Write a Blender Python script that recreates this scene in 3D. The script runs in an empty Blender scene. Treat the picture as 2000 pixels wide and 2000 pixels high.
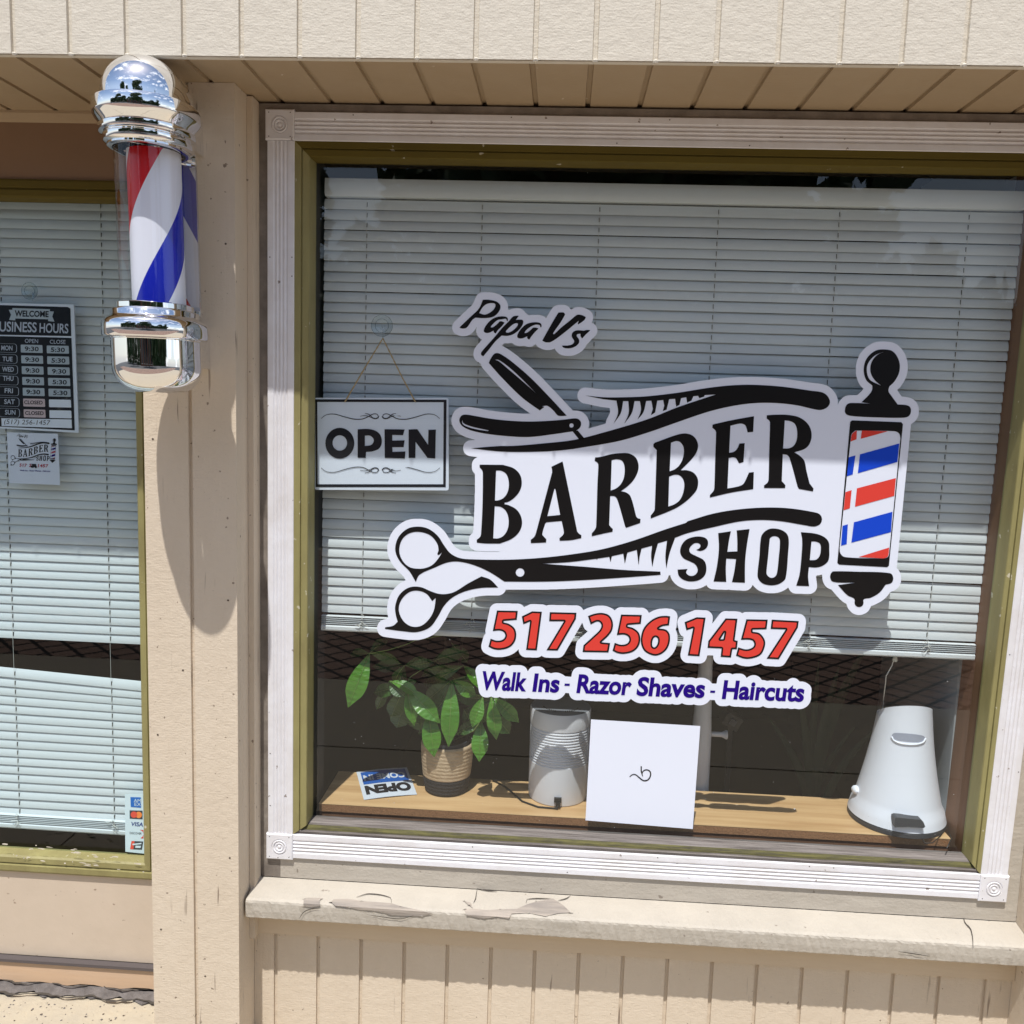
import bpy, bmesh, math, random
import numpy as np
from mathutils import Vector, Matrix
from mathutils.geometry import tessellate_polygon
random.seed(7)
SC = bpy.context.scene
COL = SC.collection
# ------------------------------------------------------------------ camera
CAMP = Vector((0.61534, -1.84005, 1.01521))
FPX, YAW, PITCH, ROLL = 1755.39, -0.052892, -0.12152, 0.032073
_f = Vector((math.sin(YAW)*math.cos(PITCH), math.cos(YAW)*math.cos(PITCH), math.sin(PITCH)))
_r0 = _f.cross(Vector((0, 0, 1))).normalized()
_u0 = _r0.cross(_f)
RV = _r0*math.cos(ROLL)+_u0*math.sin(ROLL)
UV = _u0*math.cos(ROLL)-_r0*math.sin(ROLL)
cd = bpy.data.cameras.new('camera')
cam = bpy.data.objects.new('camera', cd)
COL.objects.link(cam)
cam.matrix_world = Matrix(((RV.x, UV.x, -_f.x, CAMP.x), (RV.y, UV.y, -_f.y, CAMP.y), (RV.z, UV.z, -_f.z, CAMP.z), (0, 0, 0, 1)))
cd.sensor_width = 36
cd.lens = 36*FPX/2000
cd.clip_start = 0.05
cd.clip_end = 500
SC.camera = cam
# ------------------------------------------------------------------ light
SUN_TO = Vector((-0.19, -1.0, 2.42)).normalized()
world = bpy.data.worlds.new('World')
SC.world = world
world.use_nodes = True
wn, wl = world.node_tree.nodes, world.node_tree.links
wn.clear()
wo = wn.new('ShaderNodeOutputWorld')
bg = wn.new('ShaderNodeBackground')
bg.inputs['Strength'].default_value = 0.135
sky = wn.new('ShaderNodeTexSky')
sky.sky_type = 'NISHITA'
sky.sun_disc = False
sky.sun_elevation = math.radians(67.2)
sky.sun_rotation = math.radians(190.8)
tc = wn.new('ShaderNodeTexCoord')
mp = wn.new('ShaderNodeMapping')
mp.inputs['Scale'].default_value = (1.0, 1.0, 2.2)
nz = wn.new('ShaderNodeTexNoise')
nz.inputs['Scale'].default_value = 3.2
nz.inputs['Detail'].default_value = 8
nz.inputs['Roughness'].default_value = 0.58
cr = wn.new('ShaderNodeValToRGB')
cr.color_ramp.elements[0].position = 0.53
cr.color_ramp.elements[1].position = 0.66
mx = wn.new('ShaderNodeMixRGB')
mx.inputs['Color2'].default_value = (9.0, 9.4, 10.2, 1)
wl.new(tc.outputs['Generated'], mp.inputs['Vector'])
wl.new(mp.outputs[0], nz.inputs['Vector'])
wl.new(nz.outputs['Fac'], cr.inputs['Fac'])
sp_ = wn.new('ShaderNodeSeparateXYZ')
wl.new(tc.outputs['Generated'], sp_.inputs[0])
hz = wn.new('ShaderNodeMapRange')
hz.inputs['From Min'].default_value = 0.02
hz.inputs['From Max'].default_value = 0.42
hz.inputs['To Min'].default_value = 0.35
hz.inputs['To Max'].default_value = 0.0
wl.new(sp_.outputs['Z'], hz.inputs['Value'])
ad = wn.new('ShaderNodeMath'); ad.operation = 'MAXIMUM'
wl.new(cr.outputs['Color'], ad.inputs[0]); wl.new(hz.outputs[0], ad.inputs[1])
wl.new(ad.outputs[0], mx.inputs['Fac'])
wl.new(sky.outputs[0], mx.inputs['Color1'])
wl.new(mx.outputs[0], bg.inputs['Color'])
wl.new(bg.outputs[0], wo.inputs['Surface'])
sd = bpy.data.lights.new('sun', 'SUN')
sd.energy = 4.5
sd.angle = math.radians(0.53)
sd.color = (1.0, 0.975, 0.935)
sun = bpy.data.objects.new('sun', sd)
COL.objects.link(sun)
sun.location = SUN_TO*20
sun.rotation_euler = SUN_TO.to_track_quat('Z', 'Y').to_euler()
SC.view_settings.view_transform = 'Standard'
SC.view_settings.look = 'None'
SC.view_settings.gamma = 1
SC.view_settings.exposure = 0.17
SC.render.engine = 'CYCLES'
SC.cycles.max_bounces = 10
SC.cycles.transparent_max_bounces = 24
SC.render.resolution_x = 1024
SC.render.resolution_y = 1024

# ------------------------------------------------------------------ measuring: a photo pixel (2000 px frame) met with a real plane
def ray(px, py):
    return RV*((px-1000)/FPX)-UV*((py-1000)/FPX)+_f
def onY(px, py, Y):
    d = ray(px, py)
    return CAMP+d*((Y-CAMP.y)/d.y)
def onZ(px, py, Z):
    d = ray(px, py)
    return CAMP+d*((Z-CAMP.z)/d.z)

# ------------------------------------------------------------------ materials
def mat(name, col, rough=0.6, metal=0.0, bump=None, var=0.0, vscale=8.0, stretch=(1, 1, 1), spec=0.5, spots=None, cracks=None, col2=None, bdist=0.002):
    """bump: (scale, strength, detail); var: amount of colour variation towards col2"""
    m = bpy.data.materials.new(name)
    m.use_nodes = True
    n, l = m.node_tree.nodes, m.node_tree.links
    b = n['Principled BSDF']
    b.inputs['Base Color'].default_value = (*col, 1)
    b.inputs['Roughness'].default_value = rough
    b.inputs['Metallic'].default_value = metal
    b.inputs['Specular IOR Level'].default_value = spec
    tc = n.new('ShaderNodeTexCoord')
    mp = n.new('ShaderNodeMapping')
    mp.inputs['Scale'].default_value = stretch
    l.new(tc.outputs['Object'], mp.inputs['Vector'])
    last = None
    if var > 0:
        nz = n.new('ShaderNodeTexNoise')
        nz.inputs['Scale'].default_value = vscale
        nz.inputs['Detail'].default_value = 7
        nz.inputs['Roughness'].default_value = 0.65
        l.new(mp.outputs[0], nz.inputs['Vector'])
        r = n.new('ShaderNodeValToRGB')
        r.color_ramp.elements[0].position = 0.35
        r.color_ramp.elements[1].position = 0.68
        l.new(nz.outputs['Fac'], r.inputs['Fac'])
        mx = n.new('ShaderNodeMixRGB')
        mu = n.new('ShaderNodeMath')
        mu.operation = 'MULTIPLY'
        mu.inputs[1].default_value = var
        l.new(r.outputs['Color'], mu.inputs[0])
        l.new(mu.outputs[0], mx.inputs['Fac'])
        mx.inputs['Color1'].default_value = (*col, 1)
        c2 = col2 if col2 else tuple(c*0.6 for c in col)
        mx.inputs['Color2'].default_value = (*c2, 1)
        last = mx.outputs[0]
    if spots:   # (scale, threshold, colour)  small specks of dirt
        sc, th, sc_col = spots
        vz = n.new('ShaderNodeTexNoise')
        vz.inputs['Scale'].default_value = sc
        vz.inputs['Detail'].default_value = 3
        l.new(tc.outputs['Object'], vz.inputs['Vector'])
        r2 = n.new('ShaderNodeValToRGB')
        r2.color_ramp.elements[0].position = th
        r2.color_ramp.elements[1].position = th+0.03
        l.new(vz.outputs['Fac'], r2.inputs['Fac'])
        mx2 = n.new('ShaderNodeMixRGB')
        l.new(r2.outputs['Color'], mx2.inputs['Fac'])
        if last:
            l.new(last, mx2.inputs['Color1'])
        else:
            mx2.inputs['Color1'].default_value = (*col, 1)
        mx2.inputs['Color2'].default_value = (*sc_col, 1)
        last = mx2.outputs[0]
    if cracks:  # short upright drying cracks
        m3 = n.new('ShaderNodeMapping'); m3.inputs['Scale'].default_value = (95, 95, 7)
        l.new(tc.outputs['Object'], m3.inputs['Vector'])
        n3 = n.new('ShaderNodeTexNoise'); n3.inputs['Scale'].default_value = 1.0; n3.inputs['Detail'].default_value = 2
        l.new(m3.outputs[0], n3.inputs['Vector'])
        r3 = n.new('ShaderNodeValToRGB')
        r3.color_ramp.elements[0].position = cracks[0]; r3.color_ramp.elements[1].position = cracks[0]+0.05
        l.new(n3.outputs['Fac'], r3.inputs['Fac'])
        # keep them in drifts
        n4 = n.new('ShaderNodeTexNoise'); n4.inputs['Scale'].default_value = 5.0; n4.inputs['Detail'].default_value = 2
        l.new(tc.outputs['Object'], n4.inputs['Vector'])
        r4 = n.new('ShaderNodeValToRGB')
        r4.color_ramp.elements[0].position = 0.42; r4.color_ramp.elements[1].position = 0.60
        l.new(n4.outputs['Fac'], r4.inputs['Fac'])
        mm = n.new('ShaderNodeMath'); mm.operation = 'MULTIPLY'
        l.new(r3.outputs['Color'], mm.inputs[0]); l.new(r4.outputs['Color'], mm.inputs[1])
        mx3 = n.new('ShaderNodeMixRGB')
        l.new(mm.outputs[0], mx3.inputs['Fac'])
        if last: l.new(last, mx3.inputs['Color1'])
        else: mx3.inputs['Color1'].default_value = (*col, 1)
        mx3.inputs['Color2'].default_value = (*cracks[1], 1)
        last = mx3.outputs[0]
    if last:
        l.new(last, b.inputs['Base Color'])
    if bump:
        bl = bump if isinstance(bump, list) else [bump]
        prev = None
        for (bs, bst, bd, bstretch) in bl:
            m2 = n.new('ShaderNodeMapping')
            m2.inputs['Scale'].default_value = bstretch
            l.new(tc.outputs['Object'], m2.inputs['Vector'])
            nb = n.new('ShaderNodeTexNoise')
            nb.inputs['Scale'].default_value = bs
            nb.inputs['Detail'].default_value = bd
            l.new(m2.outputs[0], nb.inputs['Vector'])
            bp = n.new('ShaderNodeBump')
            bp.inputs['Strength'].default_value = bst
            bp.inputs['Distance'].default_value = bdist
            l.new(nb.outputs['Fac'], bp.inputs['Height'])
            if prev:
                l.new(prev, bp.inputs['Normal'])
            prev = bp.outputs[0]
        l.new(prev, b.inputs['Normal'])
    return m
def glassmat(name, tint, k=1.7, rough=0.0):
    m = bpy.data.materials.new(name)
    m.use_nodes = True
    n, l = m.node_tree.nodes, m.node_tree.links
    n.clear()
    o = n.new('ShaderNodeOutputMaterial')
    t = n.new('ShaderNodeBsdfTransparent')
    t.inputs[0].default_value = (*tint, 1)
    g = n.new('ShaderNodeBsdfGlossy')
    g.inputs['Roughness'].default_value = rough
    lw = n.new('ShaderNodeLayerWeight')
    lw.inputs['Blend'].default_value = 0.5
    pw = n.new('ShaderNodeMath'); pw.operation = 'POWER'; pw.inputs[1].default_value = 5.0
    fr = n.new('ShaderNodeMath'); fr.operation = 'MULTIPLY_ADD'
    fr.inputs[1].default_value = 0.96; fr.inputs[2].default_value = 0.04
    l.new(lw.outputs['Facing'], pw.inputs[0]); l.new(pw.outputs[0], fr.inputs[0])
    mu = n.new('ShaderNodeMath')
    mu.operation = 'MULTIPLY'
    mu.use_clamp = True
    mu.inputs[1].default_value = k
    ms = n.new('ShaderNodeMixShader')
    l.new(fr.outputs[0], mu.inputs[0])
    l.new(mu.outputs[0], ms.inputs[0])
    l.new(t.outputs[0], ms.inputs[1])
    l.new(g.outputs[0], ms.inputs[2])
    l.new(ms.outputs[0], o.inputs['Surface'])
    return m
H_ = (1, 1, 1)
SAW = [(190, 0.30, 3, (0.42, 1, 1.4)), (60, 0.30, 5, (2.4, 1, 0.12)), (55, 0.6, 7, H_), (330, 0.2, 2, H_)]
M_SIDING = mat('painted_siding', (0.635, 0.54, 0.425), 0.72, bump=SAW, var=0.42, vscale=5, col2=(0.53, 0.435, 0.325), stretch=(1, 1, 0.4), spots=(75, 0.70, (0.26, 0.20, 0.15)), cracks=(0.675, (0.27, 0.21, 0.16)), spec=0.35, bdist=0.0022)
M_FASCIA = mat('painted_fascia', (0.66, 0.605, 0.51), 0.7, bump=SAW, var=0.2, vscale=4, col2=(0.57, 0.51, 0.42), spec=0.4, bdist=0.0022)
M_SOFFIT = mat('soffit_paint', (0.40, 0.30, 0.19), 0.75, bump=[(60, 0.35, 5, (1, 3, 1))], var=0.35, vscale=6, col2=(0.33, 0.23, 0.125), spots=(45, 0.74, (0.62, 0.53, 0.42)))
M_APRON = mat('apron_paint', (0.62, 0.50, 0.36), 0.7, bump=[(60, 0.3, 5, (0.2, 1, 2))], var=0.3, vscale=6, col2=(0.52, 0.41, 0.29))
M_BOARD = mat('smooth_painted_board', (0.575, 0.475, 0.375), 0.6, bump=[(40, 0.3, 6, (1, 1, 1))], var=0.6, vscale=7, col2=(0.51, 0.42, 0.325), spots=(60, 0.69, (0.32, 0.24, 0.18)))
M_WALLSHADE = mat('shaded_wall_board', (0.26, 0.225, 0.19), 0.8, bump=[(50, 0.7, 6, H_)], var=0.8, vscale=14, col2=(0.10, 0.08, 0.065), bdist=0.003)  # wall board left of and above the trim, its shade put into the colour
M_TRIM = mat('white_trim_paint', (0.76, 0.76, 0.80), 0.45, bump=[(120, 0.12, 3, (1, 1, 1)), (30, 0.25, 5, H_)], var=0.55, vscale=11, col2=(0.60, 0.565, 0.55), spots=(60, 0.715, (0.28, 0.24, 0.22)))
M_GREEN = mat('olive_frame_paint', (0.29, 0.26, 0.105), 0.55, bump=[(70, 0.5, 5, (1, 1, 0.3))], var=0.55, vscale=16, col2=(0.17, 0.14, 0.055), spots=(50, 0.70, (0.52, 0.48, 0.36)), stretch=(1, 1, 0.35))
M_GREENSHADE = mat('shaded_olive_paint', (0.12, 0.09, 0.016), 0.8, spec=0.2, bump=[(70, 0.4, 5, (0.3, 1, 1))], var=0.6, vscale=10, col2=(0.08, 0.058, 0.012), spots=(45, 0.72, (0.42, 0.38, 0.28)), stretch=(0.3, 1, 1))  # top rails: the overhang's shade put into the olive paint colour
M_WEATHER = mat('weathered_grey_wood', (0.22, 0.195, 0.18), 0.85, bump=[(60, 0.9, 7, (0.2, 3, 5))], var=1.0, vscale=55, col2=(0.075, 0.062, 0.055), stretch=(0.16, 3, 4), bdist=0.003)
M_MOSS = mat('mossy_wood', (0.12, 0.11, 0.03), 0.85, bump=[(80, 0.9, 7, (0.12, 1.5, 3))], var=1.0, vscale=60, col2=(0.035, 0.03, 0.02), stretch=(0.3, 3, 4))
M_LEDGE = mat('ledge_paint', (0.46, 0.415, 0.35), 0.7, bump=[(26, 0.7, 6, (0.35, 1, 1.6)), (160, 0.3, 3, H_)], var=0.5, vscale=10, col2=(0.36, 0.325, 0.275), spots=(48, 0.71, (0.26, 0.22, 0.18)), bdist=0.003)
M_BARE = mat('bare_ledge_wood', (0.24, 0.21, 0.185), 0.85, bump=[(70, 1.0, 7, (0.2, 1, 2))], var=1.0, vscale=26, col2=(0.42, 0.36, 0.30), stretch=(0.25, 2, 2))
M_CRACK = mat('crack_dark', (0.06, 0.05, 0.04), 0.9)
M_CHROME = mat('polished_chrome', (0.86, 0.86, 0.87), 0.025, 1.0)
M_STRIPEW = mat('pole_white_film', (0.80, 0.82, 0.90), 0.25)
M_RED = mat('pole_red_film', (0.62, 0.012, 0.02), 0.25)
M_BLUE = mat('pole_blue_film', (0.01, 0.02, 0.42), 0.25)
M_CLEAR = glassmat('clear_acrylic', (0.97, 0.975, 0.985), 1.2)
M_PANE = glassmat('window_glass', (0.91, 0.945, 0.95), 1.4)
M_PANE2 = glassmat('side_window_glass', (0.86, 0.93, 0.945), 1.2)
M_VINYL = mat('white_vinyl', (0.72, 0.76, 0.87), 0.35, spec=0.4)
M_BLACKV = mat('black_vinyl', (0.006, 0.0055, 0.006), 0.35, spec=0.3)
M_REDV = mat('red_vinyl', (0.66, 0.050, 0.036), 0.6, spec=0.2)
M_BLUEV = mat('blue_vinyl', (0.005, 0.055, 0.55), 0.6, spec=0.2)
M_NAVYV = mat('indigo_vinyl', (0.016, 0.001, 0.19), 0.7, spec=0.12)
M_SLAT = mat('blind_slat_white', (0.70, 0.73, 0.74), 0.5, spec=0.3, var=0.15, vscale=3, col2=(0.60, 0.62, 0.61))
M_CORD = mat('blind_cord', (0.62, 0.62, 0.58), 0.8)
M_HOLE = mat('cord_slot_dark', (0.03, 0.03, 0.03), 0.8)
M_JAMB = mat('brown_jamb_wood', (0.24, 0.12, 0.065), 0.6, bump=[(40, 0.4, 5, (1, 1, 0.2))], var=0.6, vscale=20, col2=(0.13, 0.065, 0.035), stretch=(1, 1, 0.12))
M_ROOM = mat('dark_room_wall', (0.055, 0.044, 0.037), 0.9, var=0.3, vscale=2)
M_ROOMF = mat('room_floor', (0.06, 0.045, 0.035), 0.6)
M_DUST = mat('dust_speck', (0.55, 0.55, 0.55), 0.9)
M_GREYW = mat('grey_side_wall', (0.33, 0.35, 0.36), 0.8)
M_OAK = mat('oak_veneer', (0.66, 0.44, 0.225), 0.5, bump=[(60, 0.2, 5, (0.1, 2, 1))], var=0.85, vscale=9, col2=(0.42, 0.235, 0.10), stretch=(0.22, 3.2, 1))
M_PLY = mat('particle_edge', (0.36, 0.17, 0.075), 0.8, bump=[(300, 0.6, 3, H_)], var=0.7, vscale=260, col2=(0.20, 0.09, 0.035))
M_TWINE = mat('jute_twine', (0.50, 0.36, 0.19), 0.9)
M_CUP = glassmat('clear_rubber', (0.72, 0.80, 0.84), 3.0, 0.1)
M_SIGNW = mat('sign_face_white', (0.80, 0.85, 0.95), 0.35)
M_SIGNK = mat('sign_face_black', (0.010, 0.010, 0.016), 0.35)
M_SIGNG = mat('sign_grey_print', (0.52, 0.56, 0.66), 0.5)
M_LABEL = mat('sign_time_label', (0.46, 0.52, 0.58), 0.5)
M_LABELR = mat('sign_closed_label', (0.66, 0.52, 0.54), 0.5)
M_REDP = mat('flyer_red_print', (0.42, 0.02, 0.05), 0.5)
M_LEAF = mat('glossy_leaf', (0.085, 0.23, 0.020), 0.36, var=0.6, vscale=22, col2=(0.035, 0.13, 0.015), bump=[(55, 0.5, 2, (1, 1, 2.4))], bdist=0.004)
M_LEAFD = mat('dull_leaf', (0.03, 0.055, 0.018), 0.6)
M_LEAF2 = mat('shaded_leaf', (0.035, 0.095, 0.014), 0.42, var=0.6, vscale=22, col2=(0.02, 0.06, 0.010))  # leaves further back: their shade painted in as a darker green
M_STEM = mat('plant_stem', (0.16, 0.24, 0.06), 0.6)
M_JUTE = mat('woven_jute', (0.56, 0.42, 0.27), 0.9, bump=[(160, 0.8, 4, (1, 1, 1.2))], var=0.6, vscale=60, col2=(0.36, 0.25, 0.15))
M_CHAR = mat('charcoal_weave', (0.035, 0.033, 0.035), 0.85, bump=[(200, 0.8, 3, H_)])
M_SOIL = mat('soil', (0.02, 0.014, 0.01), 0.95)
M_PLASTIC = mat('white_plastic', (0.70, 0.70, 0.73), 0.4)
M_GREYP = mat('grey_plastic', (0.20, 0.21, 0.23), 0.4)
M_BINW = mat('bin_white_plastic', (0.78, 0.80, 0.86), 0.4)
M_DARKP = mat('dark_grey_plastic', (0.04, 0.045, 0.055), 0.5)
M_BLKP = mat('black_cable', (0.012, 0.012, 0.012), 0.5)
M_PAPER = mat('card_white', (0.64, 0.68, 0.74), 0.3)
M_CARDB = mat('card_blue_print', (0.01, 0.10, 0.40), 0.3)
M_CARDK = mat('card_black_print', (0.015, 0.015, 0.02), 0.3)
M_STICK = mat('sticker_pale', (0.52, 0.68, 0.74), 0.4)
M_STB = mat('sticker_blue', (0.01, 0.13, 0.48), 0.4)
M_STN = mat('sticker_navy', (0.02, 0.05, 0.22), 0.4)
M_STO = mat('sticker_orange', (0.75, 0.24, 0.06), 0.4)
M_STR = mat('sticker_red', (0.62, 0.08, 0.05), 0.4)
M_STK = mat('sticker_dark', (0.035, 0.05, 0.06), 0.4)
M_CONC = mat('sunlit_concrete', (0.44, 0.375, 0.275), 0.85, bump=[(60, 0.8, 8, H_)], var=0.8, vscale=12, col2=(0.37, 0.32, 0.25), spots=(38, 0.70, (0.16, 0.14, 0.12)), bdist=0.004)
M_GAP = mat('crumbled_mortar', (0.17, 0.15, 0.14), 0.95, bump=[(70, 1.0, 8, H_)], var=0.8, vscale=30, col2=(0.07, 0.06, 0.055), bdist=0.006)
M_SILLB = mat('tan_base_board', (0.56, 0.38, 0.24), 0.65, bump=[(40, 0.3, 5, (0.2, 1, 2))], var=0.5, vscale=9, col2=(0.50, 0.38, 0.28), stretch=(0.3, 1, 2))
M_FLASH = mat('dark_flashing', (0.10, 0.085, 0.085), 0.5, 0.3)
M_STREET = mat('asphalt', (0.06, 0.06, 0.06), 0.9)
M_FARLEAF = mat('tree_foliage', (0.045, 0.085, 0.022), 0.6, var=0.5, vscale=1.5, col2=(0.02, 0.045, 0.012))
M_TOPB = mat('brown_upper_board', (0.24, 0.145, 0.085), 0.65, bump=[(40, 0.2, 4, H_)], var=0.4, vscale=4, col2=(0.19, 0.115, 0.065))
M_BARK = mat('tree_bark', (0.09, 0.065, 0.045), 0.9)
M_BRICK = mat('far_brick', (0.20, 0.085, 0.055), 0.9, var=0.4, vscale=3)
M_FARW = mat('far_cream_trim', (0.55, 0.50, 0.42), 0.7)
M_FARG = mat('far_window_glass', (0.02, 0.025, 0.03), 0.1)
# brick walk: diagonal pavers with dark joints
def paver_mat():
    m = bpy.data.materials.new('diagonal_pavers')
    m.use_nodes = True
    n, l = m.node_tree.nodes, m.node_tree.links
    b = n['Principled BSDF']
    b.inputs['Roughness'].default_value = 0.85
    tc = n.new('ShaderNodeTexCoord')
    mp = n.new('ShaderNodeMapping')
    mp.inputs['Rotation'].default_value = (0, 0, math.radians(45))
    br = n.new('ShaderNodeTexBrick')
    br.offset = 0.0
    br.inputs['Scale'].default_value = 1.0
    br.inputs['Brick Width'].default_value = 0.13
    br.inputs['Row Height'].default_value = 0.13
    br.inputs['Mortar Size'].default_value = 0.011
    br.inputs['Color1'].default_value = (0.27, 0.17, 0.125, 1)
    br.inputs['Color2'].default_value = (0.31, 0.20, 0.15, 1)
    br.inputs['Mortar'].default_value = (0.015, 0.012, 0.01, 1)
    l.new(tc.outputs['Object'], mp.inputs['Vector'])
    l.new(mp.outputs[0], br.inputs['Vector'])
    l.new(br.outputs['Color'], b.inputs['Base Color'])
    return m
M_PAVER = paver_mat()

# ------------------------------------------------------------------ object helpers
def tag(o, label=None, cat=None, group=None, kind=None):
    if label: o['label'] = label
    if cat: o['category'] = cat
    if group: o['group'] = group
    if kind: o['kind'] = kind
    return o
def thing(name, loc, label, cat, group=None):
    o = bpy.data.objects.new(name, None)
    o.empty_display_size = 0.05
    COL.objects.link(o)
    o.location = loc
    return tag(o, label, cat, group)
def wpos(o):
    p = Vector((0, 0, 0))
    while o:
        p = p+Vector(o.location)
        o = o.parent
    return p
def link(name, me, parent=None, smooth=False):
    if smooth:
        me.polygons.foreach_set('use_smooth', [True]*len(me.polygons))
    o = bpy.data.objects.new(name, me)
    COL.objects.link(o)
    if parent:
        o.parent = parent
        o.location = -wpos(parent)
    return o
class MB:
    """collects faces (world coordinates) with material slots into ONE mesh"""
    def __init__(s):
        s.v, s.f, s.mi, s.mats = [], [], [], []
    def m(s, material):
        if material not in s.mats: s.mats.append(material)
        return s.mats.index(material)
    def add(s, vs, fs, material):
        k = s.m(material)
        b = len(s.v)
        s.v += [tuple(v) for v in vs]
        for f in fs:
            s.f.append(tuple(i+b for i in f)); s.mi.append(k)
        return s
    def box(s, x0, x1, y0, y1, z0, z1, material):
        v = [(x, y, z) for x in (x0, x1) for y in (y0, y1) for z in (z0, z1)]
        return s.add(v, [(0, 1, 3, 2), (4, 6, 7, 5), (0, 4, 5, 1), (2, 3, 7, 6), (0, 2, 6, 4), (1, 5, 7, 3)], material)
    def hexa(s, c8, material):
        return s.add(c8, [(0, 1, 3, 2), (4, 6, 7, 5), (0, 4, 5, 1), (2, 3, 7, 6), (0, 2, 6, 4), (1, 5, 7, 3)], material)
    def extrude(s, prof, fn, a, b, material, closed=True, caps=True, steps=1):
        """prof: 2D points; fn(p, t)->3D"""
        n = len(prof)
        vs = []
        for k in range(steps+1):
            t = a+(b-a)*k/steps
            vs += [fn(p, t) for p in prof]
        fs = []
        for k in range(steps):
            for i in range(n if closed else n-1):
                j = (i+1) % n
                fs.append((k*n+i, k*n+j, (k+1)*n+j, (k+1)*n+i))
        if caps and closed:
            fs.append(tuple(range(n))); fs.append(tuple(range(steps*n, steps*n+n))[::-1])
        return s.add(vs, fs, material)
    def tube(s, pts, r, material, seg=8, rend=None):
        pts = [Vector(p) for p in pts]
        vs, fs = [], []
        N = len(pts)
        for i, p in enumerate(pts):
            d = (pts[min(i+1, N-1)]-pts[max(i-1, 0)]).normalized()
            a = d.cross(Vector((0, 0, 1)) if abs(d.z) < 0.9 else Vector((1, 0, 0))).normalized()
            b = d.cross(a)
            rr = r if rend is None else r+(rend-r)*i/(N-1)
            for k in range(seg):
                t = 2*math.pi*k/seg
                vs.append(p+a*(rr*math.cos(t))+b*(rr*math.sin(t)))
        for i in range(N-1):
            for k in range(seg):
                q = (k+1) % seg
                fs.append((i*seg+k, i*seg+q, (i+1)*seg+q, (i+1)*seg+k))
        fs.append(tuple(range(seg))[::-1]); fs.append(tuple(range((N-1)*seg, N*seg)))
        return s.add(vs, fs, material)
    def lathe(s, prof, c, material, seg=48, axis='Z', back=0.0):
        """prof (r, h). axis Z, or Y (h along -Y). back>0: rear half stretched straight back"""
        vs, fs = [], []
        n = len(prof)
        for k in range(seg):
            t = 2*math.pi*k/seg
            for r, h in prof:
                x, y = r*math.cos(t), r*math.sin(t)
                if axis == 'Z':
                    if y > 1e-9: y += back
                    vs.append((c[0]+x, c[1]+y, c[2]+h))
                else:
                    vs.append((c[0]+x, c[1]-h, c[2]+y))
        for k in range(seg):
            q = (k+1) % seg
            for i in range(n-1):
                fs.append((k*n+i, q*n+i, q*n+i+1, k*n+i+1))
        return s.add(vs, fs, material)
    def build(s, name, parent=None, smooth=False, auto=None, merge=True):
        me = bpy.data.meshes.new(name)
        me.from_pydata(s.v, [], s.f)
        for m in s.mats: me.materials.append(m)
        me.polygons.foreach_set('material_index', s.mi)
        bm = bmesh.new(); bm.from_mesh(me)
        if merge: bmesh.ops.remove_doubles(bm, verts=bm.verts, dist=1e-6)
        bmesh.ops.recalc_face_normals(bm, faces=bm.faces)
        if auto is not None:
            for f in bm.faces: f.smooth = True
            for e in bm.edges:
                if len(e.link_faces) == 2 and e.calc_face_angle(0) > math.radians(auto): e.smooth = False
        bm.to_mesh(me); bm.free()
        return link(name, me, parent, smooth)

# ------------------------------------------------------------------ 2-D tracing helpers
def parse(s):
    out = []
    for tok in s.split():
        c = tok.endswith('*')
        x, y = tok.rstrip('*').split(',')
        out.append((float(x), float(y), c))
    return out
def smooth_path(P, closed=True, step=4):
    n = len(P); out = []
    rng = n if closed else n-1
    for i in range(rng):
        a, b = P[i], P[(i+1) % n]
        p0, p1 = Vector(a[:2]), Vector(b[:2])
        if closed or i > 0: pm = Vector(P[(i-1) % n][:2])
        else: pm = p0
        if closed or i+2 < n: pp = Vector(P[(i+2) % n][:2])
        else: pp = p1
        L = (p1-p0).length
        k = max(1, int(L/step))
        if a[2] and b[2]: k = 1
        def unit(v): return v.normalized() if v.length > 1e-9 else Vector((0, 0))
        t0 = (p1-p0) if a[2] else unit(p1-pm)*L
        t1 = (p1-p0) if b[2] else unit(pp-p0)*L
        for j in range(k):
            t = j/k
            h = (2*t**3-3*t**2+1)*p0+(t**3-2*t**2+t)*t0+(-2*t**3+3*t**2)*p1+(t**3-t**2)*t1
            out.append((h.x, h.y))
    if not closed: out.append(tuple(P[-1][:2]))
    return out
class Z:
    """a zoom window of the photograph: local -> 2000 px coordinates"""
    def __init__(s, ox, oy, k): s.ox, s.oy, s.k = ox, oy, k
    def c(s, txt, step=9):
        return [(s.ox+x*s.k, s.oy+y*s.k) for x, y in smooth_path(parse(txt), True, step)]
    def o(s, txt, step=9):
        return [(s.ox+x*s.k, s.oy+y*s.k) for x, y in smooth_path(parse(txt), False, step)]
    def p(s, x, y): return (s.ox+x*s.k, s.oy+y*s.k)
def circ(cx, cy, rx, ry=None, n=28, rot=0.0):
    ry = ry or rx
    return [(cx+rx*math.cos(2*math.pi*i/n), cy+ry*math.sin(2*math.pi*i/n)) for i in range(n)]
def ribbon(path, w, w2=None):
    """polyline -> closed outline of given width"""
    L, R = [], []
    n = len(path)
    for i, p in enumerate(path):
        a = Vector(path[max(i-1, 0)]); b = Vector(path[min(i+1, n-1)])
        d = (b-a).normalized() if (b-a).length > 1e-9 else Vector((1, 0))
        nn = Vector((-d.y, d.x))
        t = i/(n-1)
        ww = w if w2 is None else w*(1-abs(2*t-1)**2)+w2*abs(2*t-1)**2
        L.append(tuple(Vector(p)+nn*ww/2)); R.append(tuple(Vector(p)-nn*ww/2))
    return L+R[::-1]
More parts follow.
